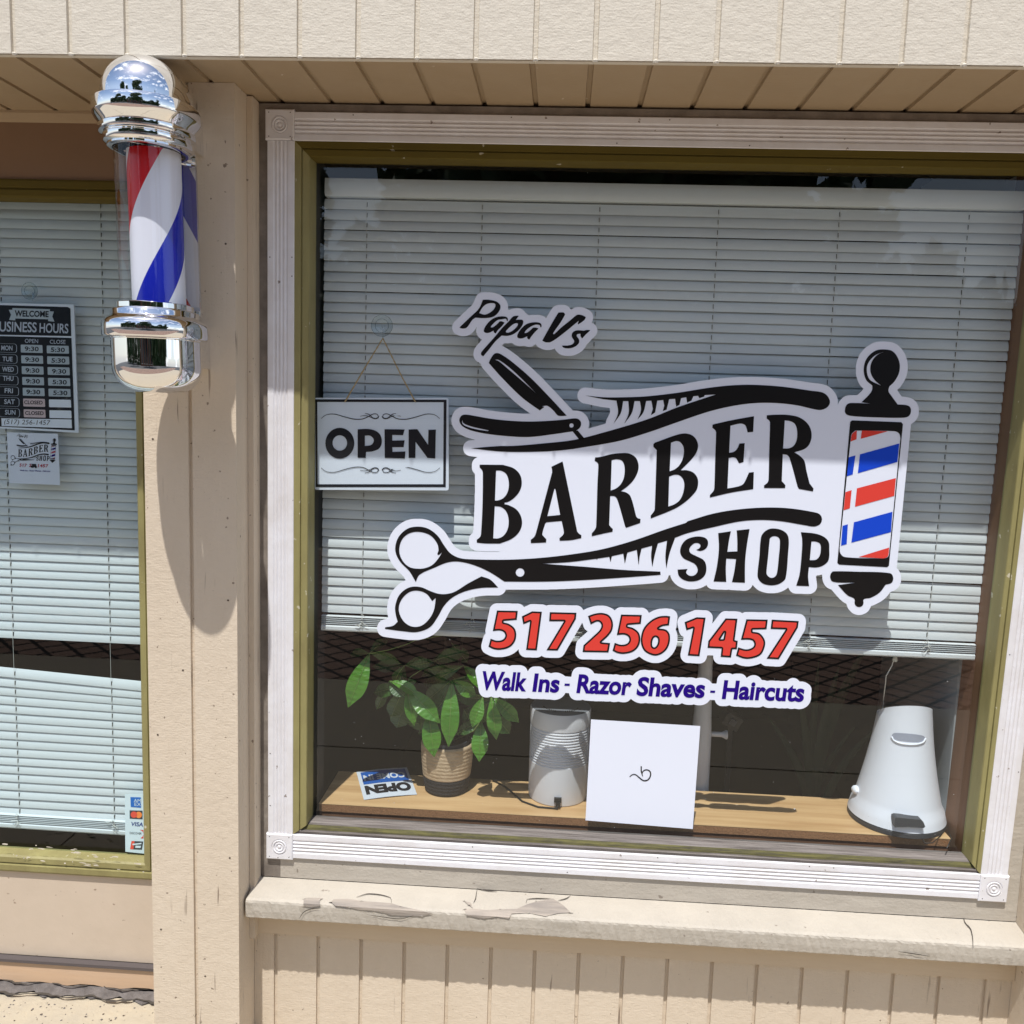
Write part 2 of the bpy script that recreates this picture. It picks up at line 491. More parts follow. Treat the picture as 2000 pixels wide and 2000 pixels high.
def tess(loops):
    vv = [[Vector((x, y, 0)) for x, y in lp] for lp in loops]
    flat = [p for lp in loops for p in lp]
    return flat, [tuple(t) for t in tessellate_polygon(vv)]
def flat_add(mb, shapes, fn, material):
    """shapes: list of [outer, hole, ...]; fn(px,py)->3D"""
    for sh in shapes:
        pts, tris = tess(sh)
        mb.add([fn(*p) for p in pts], tris, material)
def raster(shapes, x0, y0, x1, y1, q):
    W, Hh = int((x1-x0)*q), int((y1-y0)*q)
    M = np.zeros((Hh, W), bool)
    for sh in shapes:
        pts, tris = tess(sh)
        P = [((x-x0)*q, (y-y0)*q) for x, y in pts]
        for t in tris:
            a, b, c = (P[i] for i in t)
            xa, xb = int(min(a[0], b[0], c[0])), int(max(a[0], b[0], c[0]))+2
            ya, yb = int(min(a[1], b[1], c[1])), int(max(a[1], b[1], c[1]))+2
            xa, ya = max(xa, 0), max(ya, 0); xb, yb = min(xb, W), min(yb, Hh)
            if xb <= xa or yb <= ya: continue
            X, Y = np.meshgrid(np.arange(xa, xb), np.arange(ya, yb))
            def e(p, r): return (r[0]-p[0])*(Y-p[1])-(r[1]-p[1])*(X-p[0])
            e1, e2, e3 = e(a, b), e(b, c), e(c, a)
            M[ya:yb, xa:xb] |= ((e1 >= -0.5) & (e2 >= -0.5) & (e3 >= -0.5)) | ((e1 <= 0.5) & (e2 <= 0.5) & (e3 <= 0.5))
    return M
def dist(M, R):
    """distance (px of grid) to the nearest True, capped at R+2"""
    cap = R+2
    Hh, W = M.shape
    hd = np.full(M.shape, float(cap), np.float32)
    hd[M] = 0
    for k in range(1, W):       # two sweeps
        hd[:, k] = np.minimum(hd[:, k], hd[:, k-1]+1)
    for k in range(W-2, -1, -1):
        hd[:, k] = np.minimum(hd[:, k], hd[:, k+1]+1)
    h2 = hd*hd
    best = h2.copy()
    for d in range(1, int(cap)+1):
        best[d:] = np.minimum(best[d:], h2[:-d]+d*d)
        best[:-d] = np.minimum(best[:-d], h2[d:]+d*d)
    return np.sqrt(best)
def contours(F, lev, x0, y0, q, keep=5):
    """closed loops of F<lev"""
    I = F < lev
    I[0, :] = I[-1, :] = False; I[:, 0] = I[:, -1] = False
    a, b, c, d = I[:-1, :-1], I[:-1, 1:], I[1:, 1:], I[1:, :-1]
    code = a*1+b*2+c*4+d*8
    ys, xs = np.nonzero((code > 0) & (code < 15))
    T = {1: [(3, 0)], 2: [(0, 1)], 3: [(3, 1)], 4: [(1, 2)], 5: [(3, 2), (1, 0)], 6: [(0, 2)], 7: [(3, 2)], 8: [(2, 3)], 9: [(2, 0)], 10: [(0, 3), (2, 1)], 11: [(2, 1)], 12: [(1, 3)], 13: [(1, 0)], 14: [(0, 3)]}
    nxt = {}
    def eid(x, y, e):
        return (x, y, 'h') if e == 0 else (x+1, y, 'v') if e == 1 else (x, y+1, 'h') if e == 2 else (x, y, 'v')
    for y, x in zip(ys.tolist(), xs.tolist()):
        for s_, e_ in T[int(code[y, x])]:
            nxt[eid(x, y, s_)] = eid(x, y, e_)
    def pos(k):
        x, y, o = k
        f0 = F[y, x]; f1 = F[y, x+1] if o == 'h' else F[y+1, x]
        t = 0.5 if f0 == f1 else min(1, max(0, (lev-f0)/(f1-f0)))
        return (x+t, y) if o == 'h' else (x, y+t)
    loops = []
    while nxt:
        k = next(iter(nxt)); lp = []
        while k in nxt:
            lp.append(pos(k)); k = nxt.pop(k)
        if len(lp) < 14: continue
        n = len(lp); m = max(8, n//keep)
        L = []
        for i in range(m):
            j = int(i*n/m)
            w = [lp[(j+t) % n] for t in (-1, 0, 1)]
            L.append((x0+sum(p[0] for p in w)/3/q, y0+sum(p[1] for p in w)/3/q))
        loops.append(L)
    def area(L): return 0.5*sum(L[i-1][0]*L[i][1]-L[i][0]*L[i-1][1] for i in range(len(L)))
    def inside(p, L):
        r = False
        for i in range(len(L)):
            (x1, y1), (x2, y2) = L[i-1], L[i]
            if (y1 > p[1]) != (y2 > p[1]) and p[0] < (x2-x1)*(p[1]-y1)/(y2-y1)+x1: r = not r
        return r
    A = [area(L) for L in loops]
    if not A: return []
    sgn = 1 if A[int(np.argmax(np.abs(A)))] > 0 else -1
    outs = [[L] for L, a_ in zip(loops, A) if a_*sgn > 0 and abs(a_) > 3]
    for L, a_ in zip(loops, A):
        if a_*sgn < 0 and abs(a_) > 6:
            for o in outs:
                if inside(L[0], o[0]): o.append(L); break
    return outs
def grow(shapes, R, q=2, fill=[]):
    xs = [x for sh in shapes for x, y in sh[0]]; ys = [y for sh in shapes for x, y in sh[0]]
    x0, x1, y0, y1 = min(xs)-R-6, max(xs)+R+6, min(ys)-R-6, max(ys)+R+6
    D = dist(raster(shapes, x0, y0, x1, y1, q), R*q)
    if fill: D[raster(fill, x0, y0, x1, y1, q)] = 0
    return contours(D, R*q, x0, y0, q)
def shrink(shapes, R, q=4):
    xs = [x for sh in shapes for x, y in sh[0]]; ys = [y for sh in shapes for x, y in sh[0]]
    x0, x1, y0, y1 = min(xs)-4, max(xs)+4, min(ys)-4, max(ys)+4
    D = dist(~raster(shapes, x0, y0, x1, y1, q), int(R*q)+3)
    return contours(-D, -R*q, x0, y0, q)
_tc = {}
def glyphs(txt, bold=0.0):
    """built-in font -> (list of shapes as triangles) in unit size"""
    key = (txt, bold)
    if key in _tc: return _tc[key]
    cu = bpy.data.curves.new('t', 'FONT')
    cu.body = txt; cu.size = 1.0; cu.offset = bold; cu.resolution_u = 4
    cu.fill_mode = 'FRONT'
    ob = bpy.data.objects.new('t', cu)
    COL.objects.link(ob)
    bpy.context.view_layer.update()
    me = bpy.data.meshes.new_from_object(ob.evaluated_get(bpy.context.evaluated_depsgraph_get()))
    V = [(v.co.x, v.co.y) for v in me.vertices]; Fc = [tuple(p.vertices) for p in me.polygons]
    bpy.data.objects.remove(ob); bpy.data.curves.remove(cu); bpy.data.meshes.remove(me)
    _tc[key] = (V, Fc)
    return V, Fc
def text_px(txt, p0, p1, h, bold=0.012, shear=0.0, lean=None):
    """text laid between pixel points p0,p1 (baseline ends), cap height h px -> verts(px), faces"""
    V, Fc = glyphs(txt, bold)
    HV, _ = glyphs('H', bold)
    cap = max(v[1] for v in HV)-min(v[1] for v in HV)
    yb = min(v[1] for v in HV)
    xa, xb = min(v[0] for v in V), max(v[0] for v in V)
    d = Vector(p1)-Vector(p0)
    up = Vector(lean) if lean else Vector((d.y, -d.x)).normalized()
    out = []
    for x, y in V:
        t = (x-xa)/(xb-xa)
        s = (y-yb)/cap
        q = Vector(p0)+d*t+up*(s*h)+d.normalized()*(s*h*shear)
        out.append((q.x, q.y))
    return out, Fc
def text_add(mb, fn, material, *a, **k):
    P, Fc = text_px(*a, **k)
    mb.add([fn(*p) for p in P], Fc, material)
    return P, Fc
# ================================================================== SETTING: ground and what stands across the street
GZ = -0.408
def ground():
    b = MB()
    b.box(-0.9, 2.4, -1.55, 0.0705, GZ-0.06, GZ, M_CONC)
    b.box(-6, -0.905, -1.55, 0.0705, GZ-0.06, GZ, M_CONC)
    b.box(2.405, 8, -1.55, 0.0705, GZ-0.06, GZ, M_CONC)
    b.box(-6, 8, -2.43, -1.56, GZ-0.06, GZ, M_CONC)
    tag(b.build('pavement'), kind='structure')
    b = MB(); b.box(-14, 18, -6.2, -2.44, GZ-0.06, GZ-0.002, M_PAVER)
    tag(b.build('brick_walk'), kind='structure')
    b = MB(); b.box(-14, 18, -6.35, -6.2, GZ-0.15, GZ, M_CONC)
    tag(b.build('kerb'), kind='structure')
    b = MB(); b.box(-60, 60, -80, 12, GZ-0.20, GZ-0.13, M_STREET)
    tag(b.build('street'), kind='structure')
ground()
# crumbled strip between the slab and the base board of the left bay
b = MB()
N = 46
top, bot = [], []
for i in range(N+1):
    x = -0.95+i*(0.95-0.215)/N
    top.append((x, 0.0885, -0.396+random.uniform(-0.003, 0.003)))
    bot.append((x, 0.060+random.uniform(-0.008, 0.008)+0.006*math.sin(i*0.9), GZ+0.0035))
fs = [(i, i+1, N+2+i, N+1+i) for i in range(N)]
b.add(top+bot, fs, M_GAP)
tag(b.build('mortar_gap'), kind='structure')
b = MB()
for (ya, w_, zz_) in ((0.0560, 0.0045, GZ+0.0075), (0.0835, 0.0030, -0.392)):
    p_ = [(-0.95+i*(0.95-0.215)/70, ya+0.005*math.sin(i*0.55)+random.uniform(-0.003, 0.003)) for i in range(71)]
    v_ = []
    for i, (x, y) in enumerate(p_):
        w2 = w_*(0.35+abs(math.sin(i*0.37))+random.uniform(0, 0.5))
        v_ += [(x, y-w2/2, zz_), (x, y+w2/2, zz_)]
    b.add(v_, [(2*i, 2*i+2, 2*i+3, 2*i+1) for i in range(70)], M_CRACK)
rnd_ = random.Random(4)
for i in range(150):      # grit and chips on the slab by the wall
    x, y = rnd_.uniform(-0.75, -0.215), 0.045-abs(rnd_.gauss(0, 0.07))
    r_ = rnd_.uniform(0.0008, 0.0030)
    pts_ = [(x+r_*rnd_.uniform(0.5, 1.3)*math.cos(a), y+r_*rnd_.uniform(0.5, 1.3)*math.sin(a), GZ+0.0006) for a in [k*math.pi/3 for k in range(6)]]
    b.add(pts_+[(x, y, GZ+r_*0.8)], [(k, (k+1) % 6, 6) for k in range(6)], rnd_.choice([M_GAP, M_BARK, M_CONC, M_GAP]))
tag(b.build('grit'), kind='stuff', label='dark cracks and loose grit along the foot of the wall', cat='grit')

bld = thing('barber_shop_building', (0.7, 0.1, GZ), 'tan painted wood barber shop front with fluted window trim and grooved overhang', 'building')
# ---------------- overhang fascia with routed grooves
def grooved_sheet(mb, x0, x1, y, z0, z1, xg, pitch, w, d, material, soffit=False, wob=0.0):
    """board face at depth y (facing -Y), vertical grooves; or a soffit (facing down) when soffit"""
    xs = []
    k = math.floor((x0-xg)/pitch)
    pts = [(x0, 0)]
    while True:
        c = xg+k*pitch
        if c+w/2 >= x1: break
        if c-w/2 > x0:
            pts += [(c-w/2, 0), (c-w/2+0.0012, d), (c+w/2-0.0012, d), (c+w/2, 0)]
        k += 1
    pts.append((x1, 0))
    if soffit:  # z = plane, z0,z1 are y range
        fn = lambda p, t: (p[0], t, y+p[1])
    else:
        fn = lambda p, t: (p[0], y+p[1], t)
    mb.extrude(pts, fn, z0, z1, material, closed=False, steps=1)
FY, ZF = -0.2326, 1.5957
b = MB()
grooved_sheet(b, -2.2, 3.4, FY, ZF-0.002, 2.15, -0.3697, 0.1016, 0.0095, 0.006, M_FASCIA)
# little drips of paint at the lower end of each groove
for k in range(-8, 30):
    x = -0.3697+k*0.1016
    b.lathe([(0.0001, -0.0045), (0.0035, -0.003), (0.0045, 0.0), (0.0035, 0.002), (0.0001, 0.0035)], (x+0.001, FY+0.001, ZF-0.002), M_FASCIA, 8)
b.box(-2.2, 3.4, FY+0.0062, FY+0.018, ZF-0.002, 2.15, M_FASCIA)
b.build('fascia', bld)
b = MB()
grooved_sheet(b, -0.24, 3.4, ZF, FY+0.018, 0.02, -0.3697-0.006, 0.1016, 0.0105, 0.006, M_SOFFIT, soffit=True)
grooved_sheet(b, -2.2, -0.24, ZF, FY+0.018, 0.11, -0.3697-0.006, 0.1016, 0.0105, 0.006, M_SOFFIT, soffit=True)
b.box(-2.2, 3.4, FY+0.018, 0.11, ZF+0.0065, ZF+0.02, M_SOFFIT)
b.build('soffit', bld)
b = MB(); b.box(-2.2, 3.4, FY+0.02, 1.6, 2.1, 2.15, M_FASCIA); b.build('roof', bld)
# ---------------- pillar between the bays, with one groove
PXR, PXL, PY = -0.0265, -0.213, -0.095
b = MB()
prof = [(PXL, 0.12), (PXL, PY), (-0.1235, PY), (-0.1222, PY+0.006), (-0.1165, PY+0.006), (-0.1152, PY), (PXR, PY), (PXR, 0.12)]
b.extrude(prof, lambda p, t: (p[0], p[1], t), GZ, ZF-0.0005, M_SIDING, steps=1)
for (nx_, nz_) in ((-0.195, 0.92), (-0.195, 0.31), (-0.195, -0.12), (-0.045, 0.60), (-0.045, 0.05), (-0.14, 0.45), (-0.10, -0.22), (-0.045, 1.3)):
    b.add([(nx_+0.0022*math.cos(a), PY-0.0006, nz_+0.0020*math.sin(a)) for a in [i*math.pi/4 for i in range(8)]], [tuple(range(8))], M_BARK)
b.build('pillar', bld)
b = MB()   # corner board against the pillar's inner side
b.box(PXR+0.0005, PXR+0.012, -0.03, 0.0085, -0.17, ZF-0.003, M_SIDING)
b.build('corner_board', bld)
b = MB()
prof = [(1.6165, 0.12), (1.6165, PY), (1.69, PY), (1.6915, PY+0.006), (1.697, PY+0.006), (1.6985, PY), (2.6, PY), (2.6, 0.12)]
b.extrude(prof, lambda p, t: (p[0], p[1], t), GZ, ZF-0.0005, M_SIDING, steps=1)
b.build('pillar', bld)
# ---------------- wall board round the main window
WY = 0.0085
b = MB()
b.box(PXR+0.0005, 0.03, WY, 0.03, -0.045, ZF-0.004, M_WALLSHADE)
b.box(1.56, 1.616, WY, 0.03, -0.045, ZF-0.004, M_LEDGE)
b.box(0.03, 1.56, WY, 0.03, 1.545, ZF-0.004, M_WALLSHADE)
b.box(0.03, 1.56, WY, 0.03, -0.045, 0.03, M_LEDGE)
b.build('wall_board', bld)
# ---------------- siding below the ledge
b = MB()
grooved_sheet(b, PXR+0.0005, 1.6160, 0.0, GZ, -0.10, 0.0218, 0.0962, 0.0085, 0.006, M_SIDING)
b.box(PXR+0.0005, 1.616, 0.0062, 0.03, GZ, -0.0985, M_SIDING)
b.build('siding', bld)
b = MB(); b.box(PXR+0.0010, 1.6155, -0.012, -0.0002, -0.167, -0.0985, M_APRON); b.build('ledge_apron', bld)
# ---------------- sloping ledge with peeling paint
LY, LZT, LZB = -0.070, -0.0565, -0.0985
def ledge_fn(px, py, lift=0.0006):
    # top plane through (y=.008,z=-.0465) and (y=LY, z=LZT)
    n = Vector((0, -(LZT+0.0465), (LY-0.008))).normalized()
    if n.z < 0: n = -n
    d = ray(px, py)
    P0 = Vector((0, 0.008, -0.0465))
    p = CAMP+d*((P0-CAMP).dot(n)/d.dot(n))
    if p.y < LY:
        p = onY(px, py, LY-lift)
        p.y = LY-lift
        return p
    return p+n*lift
b = MB()
nx = 260
prof = [(0.0083, -0.0465), (-0.030, -0.0512), (-0.062, -0.0548), (-0.0685, -0.0575), (LY, -0.062), (LY, -0.080), (LY+0.001, -0.0955), (LY+0.004, LZB), (0.0, LZB)]
vs = []
for k in range(nx+1):
    x = -0.021+(1.616+0.021)*k/nx
    for i, (y, z) in enumerate(prof):
        w = 0.0008 if 2 <= i <= 6 else 0.00015
        vs.append((x, y+random.uniform(-w, w), z+random.uniform(-w, w)*0.7))
n = len(prof); fs = []
for k in range(nx):
    for i in range(n):
        j = (i+1) % n
        fs.append((k*n+i, k*n+j, (k+1)*n+j, (k+1)*n+i))
fs += [tuple(range(n)), tuple(range(nx*n, nx*n+n))[::-1]]
b.add(vs, fs, M_LEDGE)
ledge = b.build('window_ledge', bld)
zl = Z(460, 1600, 0.41408)
def clipline(poly, below):
    a, c = Vector((478, 1757)), Vector((2000, 1860))
    def sd_(p): return (c.x-a.x)*(p[1]-a.y)-(c.y-a.y)*(p[0]-a.x)
    out = []
    for i in range(len(poly)):
        p, q = poly[i-1], poly[i]
        sp, sq = sd_(p), sd_(q)
        if not below: sp, sq = -sp, -sq
        if sp >= 0: out.append(p)
        if (sp >= 0) != (sq >= 0):
            t = sp/(sp-sq)
            out.append((p[0]+(q[0]-p[0])*t, p[1]+(q[1]-p[1])*t))
    return out
patches = ["445,395* 462,383* 530,379* 600,388* 690,398* 740,402* 780,414* 850,428* 930,444* 880,458* 800,457* 740,454* 690,440* 640,432* 590,428* 540,418* 470,410*",
           "1082,430* 1120,426* 1180,432* 1250,430* 1330,428* 1372,405* 1420,392* 1500,378* 1545,410* 1580,444* 1520,450* 1460,462* 1380,448* 1300,452* 1290,470* 1230,462* 1170,468* 1090,456*",
           "322,380* 345,373* 412,378* 400,385* 398,412* 360,414* 318,408*",
           "1078,388* 1112,398* 1122,425* 1100,410*"]
for ptxt in patches:
    b = MB()
    pl = [(x+random.uniform(-1.3, 1.3), y+random.uniform(-0.9, 0.9)) for x, y in zl.c(ptxt, 7)]
    for below in (True, False):
        q = clipline(pl, below)
        if len(q) >= 3:
            flat_add(b, [[q]], lambda x, y: ledge_fn(x, y, 0.0022), M_BARE)
    pb_ = b.build('peeled_patch', ledge)
    # curled slivers of paint round the edge
    for (x, y) in pl[::3]:
        b = MB()
        w_, h_ = random.uniform(1.5, 5.5), random.uniform(0.6, 1.8)
        q_ = [(x-w_, y), (x-w_*0.3, y-h_), (x+w_, y-h_*0.2), (x+w_*0.5, y+h_*0.7)]
        P = [ledge_fn(px_, py_, 0.0024) for px_, py_ in q_]
        k_ = random.randrange(4); P[k_] = P[k_]+Vector((0, -0.0016, 0.0024))
        b.add(P, [(0, 1, 2, 3)], M_LEDGE)
        b.build('paint_flake', pb_, merge=False)
cracks = ["1140,330* 1132,380* 1122,400*", "1140,332* 1180,340 1235,345*", "570,372* 630,356 730,374 735,400*", "1370,400* 1375,382 1490,378*", "1520,388* 1560,378 1580,364*",
          "300,470* 320,440 350,425 400,420*", "840,455* 780,470 700,462 620,450*"]
for c_ in cracks:
    b = MB()
    pl = ribbon(zl.o(c_, 12), 1.6, 0.4)
    for below in (True, False):
        q = clipline(pl, below)
        if len(q) >= 3: flat_add(b, [[q]], lambda x, y: ledge_fn(x, y, 0.0026), M_CRACK)
    if b.f: b.build('crack', ledge)
zr = Z(1550, 1200, 0.41408)
for c_ in ["800,1410* 806,1455 835,1490 848,1575*", "495,1590* 560,1600 640,1612*"]:
    b = MB()
    pl = ribbon(zr.o(c_, 12), 1.8, 0.5)
    for below in (True, False):
        q = clipline(pl, below)
        if len(q) >= 3: flat_add(b, [[q]], lambda x, y: ledge_fn(x, y, 0.0026), M_CRACK)
    if b.f: b.build('crack', ledge)
# ---------------- main window: frame part with trim, rosettes, pane as its own pieces
TXL, TXR, TZB, TZT = 0.0594, 1.5312, 0.0587, 1.5198
GY = 0.050
def mitre_frame(mb, x0, x1, z0, z1, prof, mats, sides='LRTB', rs=1.0, bs=1.0):
    """prof: list of (inset, y) going from the outer edge inwards"""
    def P(side, ins, y, end):
        X0, X1, Z0, Z1 = x0+ins, x1-(ins*rs if side != 'R' and ins > 0 else ins), z0+ins*bs, z1-ins
        if side in 'LR' and ins > 0: Z0 = z0+ins*bs/(rs if side == 'R' else 1); Z1 = z1-ins/(rs if side == 'R' else 1)
        if side == 'L': return (X0, y, Z1 if end else Z0)
        if side == 'R': return (X1, y, Z0 if end else Z1)
        if side == 'T': return (X1 if end else X0, y, Z1)
        if side == 'B': return (X0 if end else X1, y, Z0)
    for sde in sides:
        vs = []
        for end in (0, 1):
            for ins, y in prof[sde] if isinstance(prof, dict) else prof:
                vs.append(P(sde, ins, y, end))
        n = len(vs)//2
        ml = mats[sde] if isinstance(mats, dict) else mats
        for i in range(n-1):
            q = [vs[i], vs[i+1], vs[n+i+1], vs[n+i]]
            mb.add(q, [(0, 1, 2, 3)], ml[i] if isinstance(ml, list) else ml)
fp = [(-0.004, 0.03), (-0.004, 0.0062), (0.0, 0.0050), (0.0125, 0.0050), (0.0135, 0.0095), (0.0150, 0.0095), (0.0160, 0.0065), (0.0275, 0.0075), (0.0290, 0.0100), (0.0300, 0.049), (0.0300, 0.056)]
fpb = [(-0.004, 0.03), (-0.004, 0.0085), (0.0014, 0.0085), (0.0065, 0.0065), (0.0080, 0.0100), (0.0095, 0.0105), (0.0135, 0.012), (0.0185, 0.018), (0.0205, 0.030), (0.0215, 0.049), (0.0215, 0.056)]
b = MB()
mitre_frame(b, TXL, TXR, TZB, TZT, {'L': fp, 'R': [(i*0.64 if i > 0 else i, y) for i, y in fp], 'T': fp, 'B': [(i*30/21.5 if i > 0 else i, y) for i, y in fpb]}, {'L': M_GREEN, 'R': M_GREEN, 'T': M_GREENSHADE,
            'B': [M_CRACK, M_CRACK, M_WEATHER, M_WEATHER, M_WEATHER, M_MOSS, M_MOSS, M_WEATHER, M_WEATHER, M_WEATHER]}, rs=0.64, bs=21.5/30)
frame = b.build('window', bld)
# fluted trim strips
def fluted(mb, p_to_xyz, a0, a1, w, material, y0=0.0030, flutes=4):
    prof = [(0, WY), (0, y0+0.0012), (0.0012, y0), (w*0.17, y0)]
    fw = w*0.50/flutes
    for k in range(flutes):
        s0 = w*0.22+k*(fw+w*0.018)
        for j in range(7):
            t = j/6
            prof.append((s0+fw*t, y0+0.0022*math.sin(math.pi*t)+0.0001))
    prof += [(w*0.83, y0), (w-0.0012, y0), (w, y0+0.0012), (w, WY)]
    mb.extrude(prof, p_to_xyz, a0, a1, material)
BW = 0.0594
def trim(parent, x0, x1, z0, z1, bw, yo, sides):
    # x0..z1: outer extents including blocks
    for s_ in sides:
        b = MB()
        w = bw-0.004
        if s_ == 'L': fluted(b, lambda p, t: (x0+0.0035+p[0], yo+p[1], t), z0+bw, z1-bw, w, M_TRIM)
        if s_ == 'R': fluted(b, lambda p, t: (x1-bw+0.0005+p[0], yo+p[1], t), z0+bw, z1-bw, w, M_TRIM)
        if s_ == 'T': fluted(b, lambda p, t: (t, yo+p[1], z1-bw+0.0005+p[0]), x0+bw, x1-bw, w, M_TRIM)
        if s_ == 'B': fluted(b, lambda p, t: (t, yo+p[1], z0+0.0035+p[0]), x0+bw, x1-bw, w, M_TRIM)
        # nail holes
        for q in range(5):
            t = random.uniform(0.04, 0.96)
            e = random.choice((0.1, 0.92))*w
            if s_ in 'LR':
                cx = (x0+0.0035+e) if s_ == 'L' else (x1-bw+e); cz = z0+bw+(z1-z0-2*bw)*t
            else:
                cx = x0+bw+(x1-x0-2*bw)*t; cz = (z1-bw+e) if s_ == 'T' else (z0+0.0035+e)
            b.add([(cx+0.0014*math.cos(a), yo+0.00265, cz+0.0012*math.sin(a)) for a in [i*math.pi/3 for i in range(6)]], [tuple(range(6))], M_CRACK)
        b.build('trim', parent)
def rosette(parent, cx, cz, bw, yo):
    b = MB()
    h = bw/2-0.0003
    b.box(cx-h+0.001, cx+h-0.001, yo+0.0012, yo+WY, cz-h+0.001, cz+h-0.001, M_TRIM)
    v = [(cx+sx*(h-0.0022), yo, cz+sz*(h-0.0022)) for sx in (-1, 1) for sz in (-1, 1)]+[(cx+sx*h, yo+0.0018, cz+sz*h) for sx in (-1, 1) for sz in (-1, 1)]+[(cx+sx*h, yo+WY, cz+sz*h) for sx in (-1, 1) for sz in (-1, 1)]
    ring = [0, 1, 3, 2]
    fs = []
    for k in range(4):
        i, j = ring[k], ring[(k+1) % 4]
        fs += [(i, j, j+4, i+4), (i+4, j+4, j+8, i+8)]
    b.add(v, fs, M_TRIM)
    # face with a turned bullseye: outer square joined to a circle
    K = 40
    R0 = h*0.60
    prof = [(R0, 0), (R0*0.97, -0.0016), (R0*0.92, -0.0016), (R0*0.86, 0.0009), (R0*0.78, 0.0012), (R0*0.70, 0.0006), (R0*0.65, -0.0015), (R0*0.60, -0.0015), (R0*0.52, 0.0008), (R0*0.42, 0.0006), (R0*0.30, -0.0014), (R0*0.24, -0.0014), (R0*0.16, 0.0010), (0.00005, 0.0014)]
    b.lathe(prof, (cx, yo, cz), M_TRIM, K, axis='Y')
    e = h-0.0022
    sq = []
    for k in range(K):
        a = 2*math.pi*k/K
        c_, s_ = math.cos(a), math.sin(a)
        m_ = max(abs(c_), abs(s_))
        sq.append((cx+e*c_/m_, yo, cz+e*s_/m_))
    ci = [(cx+R0*math.cos(2*math.pi*k/K), yo, cz+R0*math.sin(2*math.pi*k/K)) for k in range(K)]
    b.add(sq+ci, [(k, (k+1) % K, K+(k+1) % K, K+k) for k in range(K)], M_TRIM)
    for sx in (-1, 1):
        for sz in (-1, 1):
            px_, pz_ = cx+sx*h*0.74, cz+sz*h*0.78
            b.add([(px_+0.0012*math.cos(a), yo-0.0002, pz_+0.0012*math.sin(a)) for a in [i*math.pi/3 for i in range(6)]], [tuple(range(6))], M_CRACK)
    b.build('rosette', parent, auto=35)
XO1 = TXR+BW
trim(frame, 0.0, XO1, 0.0, TZT+BW-0.0004, BW, 0.0, 'LRTB')
for cx, cz in ((BW/2, BW/2), (XO1-BW/2, BW/2), (BW/2, TZT+BW/2), (XO1-BW/2, TZT+BW/2)):
    rosette(frame, cx, cz, BW, 0.0)
b = MB()
PX0, PX1, PZ0, PZ1 = TXL+0.030, TXR-0.019, TZB+0.0215, TZT-0.030
b.add([(PX0-0.004, GY, PZ0-0.004), (PX1+0.004, GY, PZ0-0.004), (PX1+0.004, GY, PZ1+0.004), (PX0-0.004, GY, PZ1+0.004)], [(0, 1, 2, 3)], M_PANE)
b.build('pane', frame)
b = MB()
rd = random.Random(11)
for k in range(120):
    cx_, cz_ = rd.uniform(PX0+0.01, PX1-0.01), rd.uniform(PZ0+0.01, PZ1-0.01)
    if rd.random() < 0.55: cz_ = PZ0+0.01+abs(rd.gauss(0, 0.16))
    r_ = rd.uniform(0.0003, 0.0010)*(1.6 if rd.random() < 0.08 else 1)
    b.add([(cx_+r_*rd.uniform(0.5, 1.4)*math.cos(a), GY-0.0003, cz_+r_*rd.uniform(0.5, 1.2)*math.sin(a)) for a in [i*math.pi/3 for i in range(6)]], [tuple(range(6))], M_DUST)
tag(b.build('dust', frame, merge=False), kind='stuff')
# inner reveal (brown jambs) behind the glass
b = MB()
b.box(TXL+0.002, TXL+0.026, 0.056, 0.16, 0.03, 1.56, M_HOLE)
b.box(TXR-0.0165, TXR+0.006, 0.056, 0.155, 0.03, 1.56, M_JAMB)
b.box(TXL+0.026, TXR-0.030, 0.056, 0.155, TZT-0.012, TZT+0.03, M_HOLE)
b.build('jamb', frame)

# ---------------- left bay
LBY = 0.100
LFX1, LFX0 = -0.285, -1.30     # outer frame extents
LFZT, LFZB = 1.4562, -0.1206
LGY = 0.128
b = MB()
b.box(-2.2, PXL-0.0005, LBY, 0.13, 1.4575, ZF-0.004, M_TOPB)
b.box(-2.2, PXL-0.0005, LBY+0.002, 0.13, -0.336, -0.1218, M_BOARD)
b.box(LFX1+0.001, PXL-0.0005, LBY+0.004, 0.13, -0.1216, 1.4573, M_GREEN)
b.box(-2.2, LFX0-0.001, LBY+0.004, 0.13, -0.1216, 1.4573, M_BOARD)
b.build('bay_board', bld)
b = MB()
b.extrude([(LBY, 1.5955), (LBY-0.013, 1.5955), (LBY-0.013, 1.590), (LBY-0.006, 1.578), (LBY, 1.574)], lambda p, t: (t, p[0], p[1]), -2.2, PXL-0.0005, M_SOFFIT)
b.build('cove_moulding', bld)
b = MB()
b.extrude([(0.099, -0.3355), (0.084, -0.3375), (0.083, -0.344), (0.099, -0.346)], lambda p, t: (t, p[0], p[1]), -2.2, PXL-0.0005, M_FLASH)
b.build('flashing', bld)
b = MB()
vs = []; K = 60
for k in range(K+1):
    x = -2.2+(PXL-0.0005+2.2)*k/K
    zb = -0.3930+0.003*math.sin(k*1.7)+random.uniform(-0.0015, 0.0015)
    vs += [(x, 0.089, -0.3465), (x, 0.087, zb), (x, 0.11, zb), (x, 0.11, -0.3465)]
fs = []
for k in range(K):
    for i in range(4):
        j = (i+1) % 4
        fs.append((k*4+i, k*4+j, k*4+4+j, k*4+4+i))
b.add(vs, fs, M_SILLB)
b.build('base_board', bld)
b = MB()
fpl = [(0.0, 0.13), (0.0, 0.094), (0.004, 0.092), (0.0165, 0.092), (0.018, 0.098), (0.0205, 0.098), (0.022, 0.095), (0.034, 0.096), (0.038, 0.100), (0.0405, 0.127), (0.0405, 0.134)]
